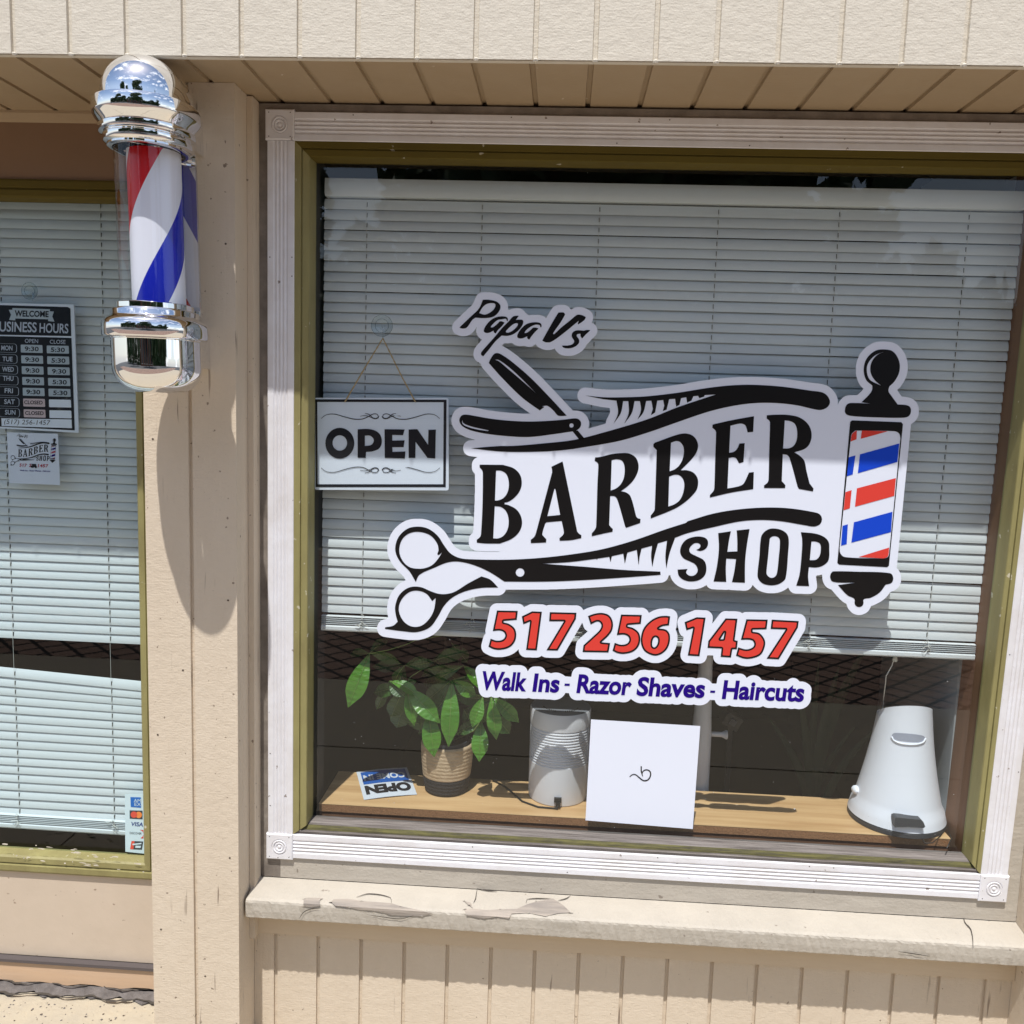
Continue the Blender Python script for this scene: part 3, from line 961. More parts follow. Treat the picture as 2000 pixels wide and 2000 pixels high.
mitre_frame(b, LFX0, LFX1, LFZB, LFZT, fpl, {'L': M_GREEN, 'R': M_GREEN, 'T': M_GREENSHADE, 'B': M_GREEN})
frame2 = b.build('window', bld)
b = MB()
b.add([(LFX0+0.037, LGY, LFZB+0.037), (LFX1-0.037, LGY, LFZB+0.037), (LFX1-0.037, LGY, LFZT-0.037), (LFX0+0.037, LGY, LFZT-0.037)], [(0, 1, 2, 3)], M_PANE2)
b.build('pane', frame2)
# paint flakes missing along the lower rail of the left window
for k in range(34):
    b = MB()
    px_ = random.uniform(0, 285); py_ = 1668+(px_/285)*38-random.choice((0, 4, 18, 22, 26))+random.uniform(-4, 4)
    w_ = random.uniform(1.0, 9.0); h_ = random.uniform(0.5, 1.8)
    P = [onY(px_+w_*math.cos(a)*random.uniform(0.6, 1.1), py_+h_*math.sin(a)*random.uniform(0.6, 1.1)+0.1*w_*math.cos(a), 0.0915) for a in [i*math.pi/4 for i in range(8)]]
    b.add(P, [tuple(range(8))], M_FASCIA)
    b.build('flaked_paint', frame2)

# ---------------- dark interior
b = MB()
def inward(x0, x1, y0, y1, z0, z1, material, skip=()):
    F = {'x0': [(x0, y0, z0), (x0, y1, z0), (x0, y1, z1), (x0, y0, z1)], 'x1': [(x1, y0, z0), (x1, y1, z0), (x1, y1, z1), (x1, y0, z1)],
         'y1': [(x0, y1, z0), (x1, y1, z0), (x1, y1, z1), (x0, y1, z1)], 'z0': [(x0, y0, z0), (x1, y0, z0), (x1, y1, z0), (x0, y1, z0)], 'z1': [(x0, y0, z1), (x1, y0, z1), (x1, y1, z1), (x0, y1, z1)]}
    for k, q in F.items():
        if k not in skip: b.add(q, [(0, 1, 2, 3)], material)
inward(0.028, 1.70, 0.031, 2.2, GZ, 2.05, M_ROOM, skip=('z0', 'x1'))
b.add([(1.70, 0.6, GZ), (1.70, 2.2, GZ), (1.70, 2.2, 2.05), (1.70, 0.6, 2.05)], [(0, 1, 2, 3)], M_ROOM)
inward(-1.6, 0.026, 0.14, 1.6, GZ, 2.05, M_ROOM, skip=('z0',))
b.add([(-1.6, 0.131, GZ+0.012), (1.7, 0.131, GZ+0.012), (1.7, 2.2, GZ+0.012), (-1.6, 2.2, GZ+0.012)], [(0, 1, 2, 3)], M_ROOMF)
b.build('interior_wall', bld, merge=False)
b = MB(); b.box(1.516, 1.54, 0.156, 0.62, GZ, 1.6, M_GREYW); b.box(1.54, 1.70, 0.56, 0.62, GZ, 2.05, M_GREYW); b.build('side_partition', bld)

# ================================================================== BLINDS
def slat_blind(name, loc, label, x0, x1, yb, zs, cords, zhead, zbot, head=True, tilt=None):
    root = thing(name, loc, label, 'window blind', 'horizontal slat blinds behind the glass')
    b = MB()
    def prof(z, sh=0):
        out = []
        for j in range(7):
            t = -1+2*j/6
            out.append((yb+0.0024*t-0.0016*(1-t*t), z+0.0109*t))
        back = [(y+0.0005, zz) for y, zz in out[::-1]]
        return out+back
    for z, dz0, dz1 in zs:
        jit = random.uniform(-0.0004, 0.0004)
        tw = random.gauss(0, 0.0003); pr = [(y_+tw*(z_/0.011), z_) for y_, z_ in prof(0)]
        n = len(pr)
        xs = [x0, x0+0.002, x1-0.002, x1]
        vs = []
        for k, x in enumerate(xs):
            f = 0.93 if k in (0, 3) else 1.0
            zz = z+jit+dz0+(dz1-dz0)*(x-x0)/(x1-x0)
            vs += [(x, y, zz+q*f) for y, q in pr]
        fs = []
        for k in range(3):
            for i in range(n):
                j = (i+1) % n
                fs.append((k*n+i, k*n+j, (k+1)*n+j, (k+1)*n+i))
        fs += [tuple(range(n)), tuple(range(3*n, 4*n))[::-1]]
        b.add(vs, fs, M_SLAT)
        for cx in cords:    # routed slots
            zz = z+jit+dz0+(dz1-dz0)*(cx-x0)/(x1-x0)
            b.add([(cx-0.0011, yb-0.0029, zz-0.0050), (cx+0.0011, yb-0.0029, zz-0.0050), (cx+0.0011, yb-0.0016, zz+0.0045), (cx-0.0011, yb-0.0016, zz+0.0045)], [(0, 1, 2, 3)], M_HOLE)
    b.build('slats', root, auto=40)
    if head:
        b = MB()
        pr = [(yb-0.012, zhead), (yb-0.0145, zhead+0.004), (yb-0.0155, zhead+0.014), (yb-0.0155, zhead+0.026), (yb-0.013, zhead+0.036), (yb+0.014, zhead+0.036), (yb+0.014, zhead)]
        b.extrude(pr, lambda p, t: (t, p[0], p[1]), x0+0.004, x1-0.004, M_SLAT)
        b.build('head_rail', root, auto=50)
    if zbot is not None:
        b = MB()
        z0_, tl = zbot
        pr = [(yb-0.010, 0), (yb-0.0115, 0.003), (yb-0.0115, 0.010), (yb-0.009, 0.013), (yb+0.012, 0.013), (yb+0.012, 0)]
        n = len(pr)
        vs = [(x, p, z0_+q+(tl if k else 0)) for k, x in enumerate((x0+0.001, x1-0.001)) for p, q in pr]
        b.add(vs, [(i, (i+1) % n, n+(i+1) % n, n+i) for i in range(n)]+[tuple(range(n)), tuple(range(n, 2*n))[::-1]], M_SLAT)
        # gathered slats lying on the rail
        for q in range(5):
            z = z0_+0.0155+q*0.0042
            vs = [(x, yb+0.011*s_-0.0, z+0.0009*(s_ < 0)+(tl if k else 0)+h_) for k, x in enumerate((x0+0.001, x1-0.001)) for s_, h_ in ((-1, 0), (-0.2, 0.0012), (1, 0.0006), (1, 0.0), (-0.2, 0.0002), (-1, -0.0006))]
            b.add(vs, [(i, (i+1) % 6, 6+(i+1) % 6, 6+i) for i in range(6)]+[(0, 1, 2, 3, 4, 5), (11, 10, 9, 8, 7, 6)], M_SLAT)
        b.build('bottom_rail', root)
    ztop = zhead+0.006
    zb_ = zbot[0] if zbot else min(z for z, _, _ in zs)
    for cx in cords:
        b = MB()
        pts = [(cx+random.uniform(-0.0003, 0.0003), yb-0.0048, ztop+(zb_-ztop)*i/12) for i in range(13)]
        b.tube(pts, 0.00045, M_CORD, 5)
        if zbot:   # bunched ladder cord over the gathered slats
            z0_ = zbot[0]+(zbot[1])*(cx-x0)/(x1-x0)
            for q in range(9):
                a = random.uniform(-0.016, 0.016)
                zz = z0_+random.uniform(0.012, 0.042)
                b.tube([(cx, yb-0.013, zz), (cx+a*0.6, yb-0.0165, zz+random.uniform(-0.006, 0.004)), (cx+a, yb-0.0145, zz-random.uniform(0.0, 0.008))], 0.0007, M_CORD, 5)
        b.build('ladder_cord', root)
    return root
YB = 0.107
zs = []
z = 1.4205
while z > 0.545:
    zs.append((z, random.gauss(0, 0.0007), random.gauss(0, 0.0007)-(0.0062 if abs(z-0.655) < 0.0107 else 0))); z -= 0.02135
main_cords = [0.1847, 0.4297, 0.6755, 0.9215, 1.1680, 1.4135]
bl1 = slat_blind('slat_blind', (0.8, YB, 0.495), 'wide pale slat blind hanging in the main window behind the barber shop lettering', 0.093, 1.5140, YB, zs, main_cords, 1.4345, (0.4955, 0.0))
YB2 = 0.165
zs2 = []
z = 1.418
zg_hi = onY(200, 1262, YB2).z
zg_lo = onY(200, 1316, YB2).z
while z-0.0122 > zg_hi:
    zs2.append((z, random.gauss(0, 0.0005), random.gauss(0, 0.0005))); z -= 0.0209
z = zg_lo-0.0135
zend = onY(150, 1618, YB2).z
i = 0
while z > zend+0.03:
    tl = -0.040*math.exp(-i/3.5)
    zs2.append((z, -tl*0.9, tl*0.35)); z -= 0.0212; i += 1
bl2 = slat_blind('slat_blind', (-0.75, YB2, 0.0), 'pale slat blind with a gap of missing slats in the left window', LFX0+0.045, LFX1-0.030, YB2, zs2, [-0.96, -0.66, onY(202, 600, YB2).x], 1.432, (zend, -0.006), head=True)

def descend(o):
    out = []
    for c in bpy.data.objects:
        if c.parent == o: out += [c]+descend(c)
    return out
for o in [frame]+descend(frame)+descend(bl1):      # the right side of the old window leans a little outwards
    for v in o.data.vertices:
        v.co.x += max(0.0, min(1.25, (v.co.x-1.2)/0.33))*(v.co.z-0.06)*0.0165
# ================================================================== BARBER POLE (three-dimensional, on the pillar)
PC = Vector((-0.1325, -0.239, 0))
BK = 0.05
pole = thing('barber_pole', (PC.x, PY, 1.017), 'chrome barber pole with red white and blue spiral on the tan pillar', 'barber pole')
def pl(prof, zb, name, material, seg=72, par=None, auto=40, back=BK):
    b = MB()
    b.lathe(prof, (PC.x, PC.y, zb), material, seg, back=back)
    return b.build(name, par or pole, auto=auto)
# profiles measured along the height
def arcp(cx, cz, r, a0, a1, n=10, sx=1.0):
    return [(cx+sx*r*math.cos(math.radians(a0+(a1-a0)*i/n)), cz+r*math.sin(math.radians(a0+(a1-a0)*i/n))) for i in range(n+1)]
RD, RR, RT = 0.0725, 0.0865, 0.0590
top = [(0.0005, 1.5886)]+[(RD*math.sin(math.radians(a)), 1.519+0.0695*math.cos(math.radians(a))) for a in range(8, 91, 6)]+[(RD, 1.517), (RD, 1.5100)]
top += [(RD+0.004, 1.5085), (RR-0.004, 1.5085), (RR-0.001, 1.5070), (RR, 1.504), (RR, 1.486), (RR-0.001, 1.4835), (RR-0.004, 1.478), (RR-0.010, 1.4705), (RR-0.012, 1.4675)]
top += [(RR-0.0095, 1.466), (RR-0.0095, 1.4575), (RR-0.0105, 1.4555), (RR-0.0175, 1.4535), (RR-0.0175, 1.4520), (RR-0.0160, 1.4505), (RR-0.0160, 1.4415), (RR-0.0172, 1.4395), (RR-0.0225, 1.4365), (RR-0.0225, 1.4335), (RT+0.001, 1.4315), (RT-0.003, 1.4315)]
pl(top, 0, 'top_cap', M_CHROME, back=0.022)
bot = [(RT-0.003, 1.1690), (RT+0.001, 1.1690), (RT+0.003, 1.1675), (RT+0.003, 1.1590), (RT+0.0045, 1.1575), (RT+0.0110, 1.1560), (RT+0.0120, 1.1545), (RT+0.0120, 1.1470), (RT+0.0135, 1.1450), (RR-0.008, 1.1415), (RR-0.004, 1.1385), (RR-0.001, 1.1340), (RR, 1.128), (RR, 1.1105), (RR-0.0015, 1.1080), (RR-0.012, 1.1068), (RD+0.002, 1.1060), (RD, 1.1045), (RD, 1.0760)]
bot += [(RD-0.046+0.046*math.cos(math.radians(a)), 1.0580-0.0460*math.sin(math.radians(a))) for a in range(0, 91, 9)]+[(0.0005, 1.0110)]
pl(bot, 0, 'bottom_cap', M_CHROME, back=0.022)
gc = pl([(RT, 1.1690), (RT, 1.4330)], 0, 'glass_cylinder', M_CLEAR)
for v in gc.data.vertices: v.co.x += 0.0055
# spiral drum
b = MB()
r = 0.0460
z0_, z1_ = 1.1660, 1.4360
seg, rows = 96, 120
turn = 0.53     # height of one full turn
cyc = PC.y+0.028
# angle measured so that the seam of the blue edge matches the photograph
A0 = math.radians(0)
def band(u):
    u %= 1.0
    return M_RED if u < 0.215 else M_STRIPEW if u < 0.5 else M_BLUE if u < 0.715 else M_STRIPEW
# iso-lines of the spiral become mesh edges: rows follow the helix
bounds = [0, 0.215, 0.5, 0.715, 1.0]
for k in range(seg):
    t0, t1 = 2*math.pi*k/seg, 2*math.pi*(k+1)/seg
    for turnk in range(-3, 5):
        for bi in range(4):
            def zz(t, u): return z0_+(u+turnk+t/(2*math.pi)+PHASE)*turn
            PHASE = 0.64
            za0, za1 = zz(t0, bounds[bi]), zz(t0, bounds[bi+1])
            zb0, zb1 = zz(t1, bounds[bi]), zz(t1, bounds[bi+1])
            if max(za1, zb1) < z0_ or min(za0, zb0) > z1_: continue
            cl = lambda z_: min(max(z_, z0_), z1_)
            P = lambda t, z_: (PC.x+r*math.cos(t), cyc+r*math.sin(t), cl(z_))
            m_ = M_RED if bi == 0 else M_BLUE if bi == 2 else M_STRIPEW
            b.add([P(t0, za0), P(t1, zb0), P(t1, zb1), P(t0, za1)], [(0, 1, 2, 3)], m_)
drum = b.build('striped_drum', pole, smooth=True)
b = MB()
b.box(PC.x-0.050, PC.x+0.050, PC.y+BK+0.040, PC.y+BK+0.046, 1.155, 1.45, M_CHROME)
b.build('mirror_back', pole)
b = MB()
b.box(PC.x-0.045, PC.x+0.045, PC.y+BK+0.0465, PY-0.0005, 1.46, 1.52, M_CHROME)
b.build('wall_bracket', pole)
b = MB()
b.box(PC.x-0.045, PC.x+0.045, PC.y+BK+0.0465, PY-0.0005, 1.06, 1.13, M_CHROME)
b.build('wall_bracket', pole)
for o in [c for c in bpy.data.objects if c.parent == pole]:    # the pole hangs a touch out of plumb
    for v in o.data.vertices: v.co.x += (1.50-v.co.z)*0.024
# ================================================================== LETTERING ON THE GLASS (flat vinyl decals)
DY = GY-0.0012
L1 = Z(910, 870, 0.12940); L2 = Z(1130, 830, 0.12940); L3 = Z(1360, 780, 0.12940); L4 = Z(1310, 980, 0.16563)
L5 = Z(880, 570, 0.15528); L6 = Z(1120, 700, 0.28986); L7 = Z(740, 1000, 0.31056); L8 = Z(1600, 650, 0.29494)
L9 = Z(940, 1170, 0.16563); L10 = Z(1250, 1180, 0.17598)
letters = [
 [L1.c("207,290* 560,293* 720,345 815,440 843,570 810,690 730,790 640,850 585,862* 582,888* 640,900 760,965 830,1070 846,1190 800,1310 690,1410 510,1482* 300,1480 165,1468* 163,1425* 215,1378 228,1330 250,900 255,420 245,375 207,330*"),
  L1.c("455,378* 540,385 615,440 648,570 630,700 570,790 490,828 438,832*"), L1.c("435,917* 530,930 610,1000 645,1130 630,1260 570,1360 490,1402 412,1402*")],
 [L1.c("1290,322* 1458,242* 1470,290* 1680,1300* 1705,1330 1742,1355* 1740,1400* 1590,1430 1415,1440* 1412,1400* 1465,1350 1478,1310 1445,1140* 1215,1160* 1195,1180* 1152,1340 1175,1375 1213,1415* 1210,1465* 1100,1470 980,1475* 978,1425* 1030,1380 1055,1330* 1300,410* 1300,370"),
  L1.c("1335,655* 1350,655* 1423,1048* 1228,1068*")],
 [L2.c("250,490* 330,482 500,440 640,425 760,430 860,490 903,590 895,700 830,830 740,925 638,1000* 720,1020 785,1080 870,1380* 890,1405 935,1418* 930,1480* 720,1552* 705,1535* 590,1140 550,1080 478,1072* 462,1510* 490,1545 518,1570* 512,1612* 400,1635 200,1680* 200,1635* 250,1575 265,1530 285,900 298,600 285,570 243,540*"),
  L2.c("500,530* 580,518 660,545 695,640 685,790 640,890 570,955 485,990*")],
 [L2.c("1130,290* 1150,268* 1500,145 1630,130 1740,175 1800,280 1790,390 1720,500 1540,685* 1640,685 1740,725 1800,820 1790,960 1720,1060 1600,1170 1440,1270 1090,1412* 1088,1370* 1140,1300 1150,1260 1180,380* 1130,330*"),
  L2.c("1395,268* 1480,243 1540,265 1588,350 1575,500 1520,610 1450,670 1375,700*"), L2.c("1368,778* 1450,752 1530,765 1590,850 1585,1000 1530,1130 1450,1195 1355,1232*")],
 [L3.c("245,385* 265,375* 560,310 870,255* 858,490* 775,500* 745,400 700,370 640,368 515,398* 495,808* 570,790 620,740 650,668* 730,660* 712,945* 645,965* 600,890 560,875 490,885* 470,1345* 560,1330 660,1305 715,1270 795,1105* 868,1097* 860,1355* 540,1405 205,1482* 205,1445* 260,1380 272,1330 285,900 298,500 285,465 242,430*")],
 [L3.c("1065,240* 1200,232 1380,235 1560,275 1690,380 1740,520 1715,660 1640,745 1478,800* 1560,850 1630,930 1665,1090 1710,1270* 1768,1345* 1762,1390* 1550,1352* 1530,1320* 1410,890 1370,840 1305,828* 1290,1235* 1345,1295* 1340,1340* 1022,1338* 1022,1300* 1075,1255 1090,1210 1100,800 1112,350 1100,320 1063,290*"),
  L3.c("1335,318* 1420,330 1490,375 1522,480 1515,610 1470,700 1400,738 1310,742*")],
 [L4.c("300,568* 340,545 350,510 320,487 270,495 222,550 230,600 300,640 390,690 420,770 405,860 340,920 240,940 150,920 95,870 80,800* 198,793* 182,830 200,860 250,875 300,850 318,800 290,740 230,705 150,665 112,600 125,520 180,450 270,415 360,412 425,440 440,500 410,555 350,580")],
 [L4.c("560,370* 710,348* 690,440 668,590* 785,585* 785,450 778,338* 930,322* 900,500 878,700 875,955* 722,948* 750,820 770,675* 655,670* 650,800 655,945* 505,940* 545,760 568,550")],
 [L4.c("1065,420 1100,360 1160,322 1230,316 1310,335 1370,380 1392,450 1385,600 1355,900 1310,950 1250,978 1170,985 1080,960 1030,900 1025,830 1045,650"),
  L4.c("1165,470 1175,425 1225,405 1275,425 1288,470 1275,650 1250,850 1220,890 1175,895 1135,860 1130,820 1148,650")],
 [L4.c("1535,358* 1700,375 1800,410 1860,470 1870,560 1860,690 1800,750 1720,775 1630,770* 1620,880 1632,995* 1480,990* 1520,850 1545,600 1550,450"),
  L4.c("1660,468* 1710,470 1760,495 1770,560 1755,640 1720,680 1690,688 1640,688*")],
]
script = [
 [L5.c("410,105* 480,105 580,130 622,180 600,250 540,305 440,325 310,320* 270,350 200,445 150,457 118,448* 290,285 340,240 380,180"),
  L5.c("352,270* 400,190 450,150 510,137 565,150 560,205 500,265 430,292")],
 [L5.c("715,365* 700,335 650,340 590,350 530,400 500,440 505,455* 540,448 600,400 625,375 672,388* 640,430 590,480 565,518* 548,505* 545,478* 480,510 430,505 425,475 470,400 540,340 620,315 700,320 715,340")],
 [L5.c("850,305* 820,345 810,362* 860,355 905,362 905,400 870,460 800,520 720,548 640,545* 560,620 480,720 410,805* 388,790* 390,765 470,670 560,570 660,450 740,370 790,315"),
  L5.c("690,490* 740,440 800,395 850,395 845,430 800,480 740,515 695,515")],
 [L5.c("1135,445* 1125,415 1060,410 980,450 930,500 925,525* 960,520 1010,485 1045,455 1100,462* 1060,500 1010,560 988,595* 968,580* 970,550* 900,580 850,575 845,545 890,470 960,410 1050,388 1120,395 1140,420")],
 [L5.c("1360,265* 1420,265 1435,285* 1380,380 1290,510 1285,535 1310,535* 1400,450 1500,370 1570,310 1600,293 1650,298 1695,320* 1680,350 1605,405* 1620,350* 1400,530 1260,625 1200,630 1160,612* 1250,450 1320,330")],
 [L5.c("1750,485* 1700,530 1655,580* 1640,555* 1640,520* 1590,530 1580,555 1610,600 1610,640 1570,680 1500,705 1430,700 1408,682* 1480,680 1540,660 1560,620 1530,560 1540,515 1590,490 1680,495* 1710,485*")],
]
razor = [
 [L5.c("550,780 600,772 650,795 760,870 1000,1075 1250,1330 1460,1557* 1400,1562 1350,1555 1300,1500 1220,1435 1150,1438* 1180,1448* 1122,1492* 900,1330 650,1085 480,895* 500,850"),
  L5.c("560,855* 600,855 700,920 850,1050 1075,1275* 900,1120 700,950 610,875")],
 [L5.c("200,1545 300,1560 500,1595 750,1622 1000,1632 1250,1622 1450,1605 1570,1592 1620,1610 1642,1655 1625,1710 1580,1745* 1600,1745* 1685,1845* 1620,1860* 1535,1755* 1300,1790 1000,1825 750,1818 450,1785 250,1740 150,1690 112,1630 120,1580 150,1550"),
  L5.c("150,1615* 160,1650 250,1690 350,1715 480,1742* 470,1752* 330,1730 220,1700 160,1670 145,1640"), circ(880+1521*.15528, 570+1681*.15528, 4.2)],
]
teeth = "960,243* 885,247* 880,258* 848,268* 840,252* 808,255* 795,285* 766,298* 760,262* 725,268* 715,312* 692,325* 685,272* 645,275* 628,345* 602,355* 612,320* 605,280* 565,285* 550,365* 522,382* 535,340* 525,285* 490,287* 470,365 432,412* 455,350 448,288* 412,288* 392,370 342,440* 372,370 370,288* 335,288* 318,370 270,440* 300,370 290,285* 200,275* 80,250*"
comb_up = L6.o("80,250* 200,262 350,262 500,255 700,232 900,200 1050,183 1200,178 1400,190 1600,218 1690,235 1728,285 1715,325 1670,347 1620,342 1500,315 1350,300 1200,303 1050,325 900,362 700,430 500,500 300,558 0,610*", 14)
tail = smooth_path([(1120, 876.9, True), (1078.2, 881, False), (1020, 882.7, False), (974.7, 881.6, False), (919.8, 875.5, True), (974.7, 871.3, False), (1005.3, 870.8, False), (1057, 866.5, False), (1120, 859.4, False), (1178, 845, False), (1265, 818.8, False), (1322.9, 795.7, False), (1398.3, 770.4, True)], False, 4)
comb = [[comb_up[:-1]+tail[:-1]+L6.o(teeth, 14)[:-1]]]
sc_a = smooth_path([(1318.3, 1050.4, True), (1343, 1041.3, False), (1392.8, 1029.7, False), (1442.5, 1018.9, False), (1483.9, 1015.6, False), (1525.3, 1018.1, False), (1575, 1026.4, False), (1589.9, 1028.4, False), (1601.5, 1023.9, False), (1605.6, 1014, False), (1601.5, 1004.8, False), (1591.6, 1000.7, False), (1541.9, 992.9, False), (1495.5, 991.3, False), (1442.5, 994.9, False), (1392.8, 1003.2, False), (1343, 1018, False)], False, 4)
sc_b = L7.o("1932,68* 1800,110 1600,180 1400,235 1200,268 1000,290 800,300 600,298 510,290 450,260 410,210 370,150 310,105 245,92 180,105 125,155 103,220 110,270 140,320 190,370 215,410 232,440* 255,395 350,350 430,318 500,312 600,335 700,380 790,438* 1050,438 1300,428 1600,408 1772,395* 1770,375* 1550,365 1300,345 1028,325* 1200,315 1369,294* 1371,303* 1375,293* 1449,282* 1457,315* 1465,278* 1537,262* 1547,325* 1563,255* 1622,238* 1634,335* 1640,280* 1652,230* 1718,212* 1712,280 1720,345* 1735,270 1755,197* 1812,180* 1802,280 1808,355* 1828,260 1862,165*", 12)
ring1 = L7.c("252,125 320,145 365,195 375,240 370,270 398,253* 375,290 340,330 300,350 250,357 190,345 145,300 128,240 145,175 190,135")
ring2 = L7.c("245,495 300,515 335,560* 358,540* 345,620 310,680 260,718 200,718 150,680 125,615 140,555 190,505")
scissors = [[sc_a+sc_b[:-1], ring1, circ(740+888*.31056, 1000+380*.31056, 8.4)],
            [L7.c("645,405* 700,425 750,475* 640,478 540,500 460,540 410,590 370,660 320,725 240,755 150,750 38,735* 40,725* 90,715 118,690* 105,640 103,590 130,520 190,475 260,472 330,500 380,515 430,515 480,500 560,450"), ring2]]
finial = [[L8.c("430,110 490,125 530,190 530,260 500,320 465,355* 458,385 480,420 520,475* 570,478 600,490 608,520 595,550 560,562 380,560 210,550 175,535 172,500 190,470 240,465 340,470* 280,460* 330,410 350,380 352,350* 310,310 295,240 315,170 370,120"),
           L8.c("430,125* 370,150 325,200 315,250 335,310 410,350* 365,310 340,260 345,200 380,150")],
          [L8.c("90,1580 250,1582 470,1592 490,1620 480,1655 440,1668* 400,1720 340,1755 295,1765 293,1795 280,1812 255,1815 235,1795 233,1762 190,1740 150,1700 125,1670* 240,1655* 90,1648 72,1615 80,1590")]]
drumframe = [[L8.c("205,592* 217,580* 543,592* 555,605* 462,1542* 450,1552* 132,1535* 120,1523*"),
              L8.c("207,720* 215,670 240,647* 500,652 530,668 538,700* 465,1440 455,1485 425,1495* 170,1485 140,1460 135,1425*")]]
red_st = [[L8.c("209,718* 217,672 242,649* 250,648* 247,705* 208,720*")], [L8.c("283,647* 455,652* 275,702*")], [L8.c("174,1055* 215,1042* 203,1162* 162,1175*")],
          [L8.c("250,1030* 508,962* 497,1080* 237,1152*")], [L8.c("260,1485* 463,1422* 455,1480 428,1494*")]]
blue_st = [[L8.c("195,825* 240,812* 222,938* 184,950*")], [L8.c("270,805* 530,733* 518,855* 256,930*")], [L8.c("155,1278* 190,1268* 182,1400* 145,1410*")],
           [L8.c("230,1255* 485,1185* 475,1320* 213,1390*")]]
allblk = letters+script+razor+comb+scissors+finial+drumframe
FILL = [[[(948, 885), (1140, 876), (1311, 835), (1480, 790), (1600, 805), (1645, 850), (1640, 1000), (1622, 1090), (1560, 1125), (1330, 1130), (1290, 1108), (1140, 1100), (1000, 1092), (985, 1085), (950, 1055), (948, 1000)]],
        [ring1], [ring2], [drumframe[0][0]],
        [L7.c("255,440* 300,385 430,330 600,345 700,395 650,410 560,450 430,515 330,500 262,468*")],
        [L5.c("560,830* 1420,1560* 1130,1500* 480,895*")], [[(1590, 800), (1628, 786), (1652, 800), (1665, 835), (1640, 880), (1600, 850)]],
        [[(1140, 785), (1330, 780), (1300, 812), (1200, 836), (1190, 830)]] and [[(1215, 790), (1380, 775), (1300, 810), (1200, 835)]]]
back = grow(allblk, 15.6, 2, FILL)
logo = thing('logo_decal', tuple(onY(1260, 1190, DY)), 'large white cut-out barber shop logo decal with scissors comb and razor on the main window', 'window decal')
F0 = lambda x, y: onY(x, y, DY)
F1 = lambda x, y: onY(x, y, DY-0.0006)
def flat_obj(name, groups, parent):
    b = MB()
    for shapes, fn, m_ in groups: flat_add(b, shapes, fn, m_)
    return b.build(name, parent, merge=False)
def face_out(o):
    pass
flat_obj('backing', [(back, F0, M_VINYL)], logo)
flat_obj('lettering', [(letters, F1, M_BLACKV)], logo)
flat_obj('script_lettering', [(grow(script, 0.9, 4), F1, M_BLACKV)], logo)
flat_obj('razor_print', [(razor, F1, M_BLACKV)], logo)
flat_obj('comb_print', [(comb, F1, M_BLACKV)], logo)
flat_obj('scissors_print', [(scissors, F1, M_BLACKV)], logo)
flat_obj('pole_print', [(finial+drumframe, F1, M_BLACKV), (red_st, F1, M_REDV), (blue_st, F1, M_BLUEV)], logo)
# ---- phone number
d5 = L9.c("185,135* 430,140* 418,245* 265,258* 262,275* 330,295 395,350 412,430 390,510 330,570 230,598 150,592 85,562* 110,468* 180,490 250,480 282,440 270,395 220,372 135,378*")
d1 = L9.c("600,145* 715,150* 655,605* 528,600* 575,265* 495,298* 478,205*")
d7 = L9.c("808,155* 1122,162* 1115,235* 900,608* 768,605* 975,262* 800,262*")
d2 = L9.c("1258,200* 1340,172 1430,165 1510,195 1550,270 1545,360 1500,430 1415,510* 1520,520* 1500,630* 1195,625* 1205,545* 1320,440 1400,360 1415,300 1375,265 1290,300*")
d5b = [(x+1463*.16563, y+48*.16563) for x, y in d5]
d6 = L10.c("335,135* 322,235* 250,245 205,270* 290,285 330,340 325,440 280,520 200,568 130,565 50,520 15,450 10,370 40,270 110,190 200,140 280,130")
d6h = L10.c("180,365 200,390 190,450 160,480 138,465 138,410 155,372")
d1b = L10.c("630,145* 728,150* 660,578* 530,570* 590,265* 515,290* 495,200*")
d4 = L10.c("950,158* 1082,162* 1050,400* 1085,408* 1075,500* 1025,500* 1010,592* 895,585* 905,492* 750,485* 758,410*")
d4h = L10.c("940,310* 925,388* 890,390*")
d5c = L10.c("1180,168* 1418,172* 1405,278* 1250,282* 1250,305* 1330,325 1385,400 1385,470 1340,560 1250,600 1160,605 1065,572* 1090,480* 1180,502 1250,480 1268,440 1240,400 1120,395*")
d7b = L10.c("1462,172* 1762,188* 1752,260* 1540,612* 1405,605* 1618,280* 1450,275*")
digits = [[d5], [d1], [d7], [d2], [d5b], [d6, d6h], [d1b], [d4, d4h], [d5c], [d7b]]
ph = thing('phone_number_decal', tuple(onY(1260, 1300, DY)), 'white cut-out decal with large red telephone number under the logo', 'window decal')
flat_obj('backing', [(grow(digits, 14.5, 2, [[[(1040, 1200), (1080, 1200), (1090, 1260), (1030, 1260)]], [[(1000, 1210), (1040, 1210), (1035, 1250), (1005, 1250)]]]), F0, M_VINYL)], ph)
flat_obj('digit_outline', [(digits, F1, M_BLACKV)], ph)
flat_obj('digit_fill', [(sum([shrink([d], 3.5) for d in digits], []), lambda x, y: onY(x, y, DY-0.0010), M_REDV)], ph)
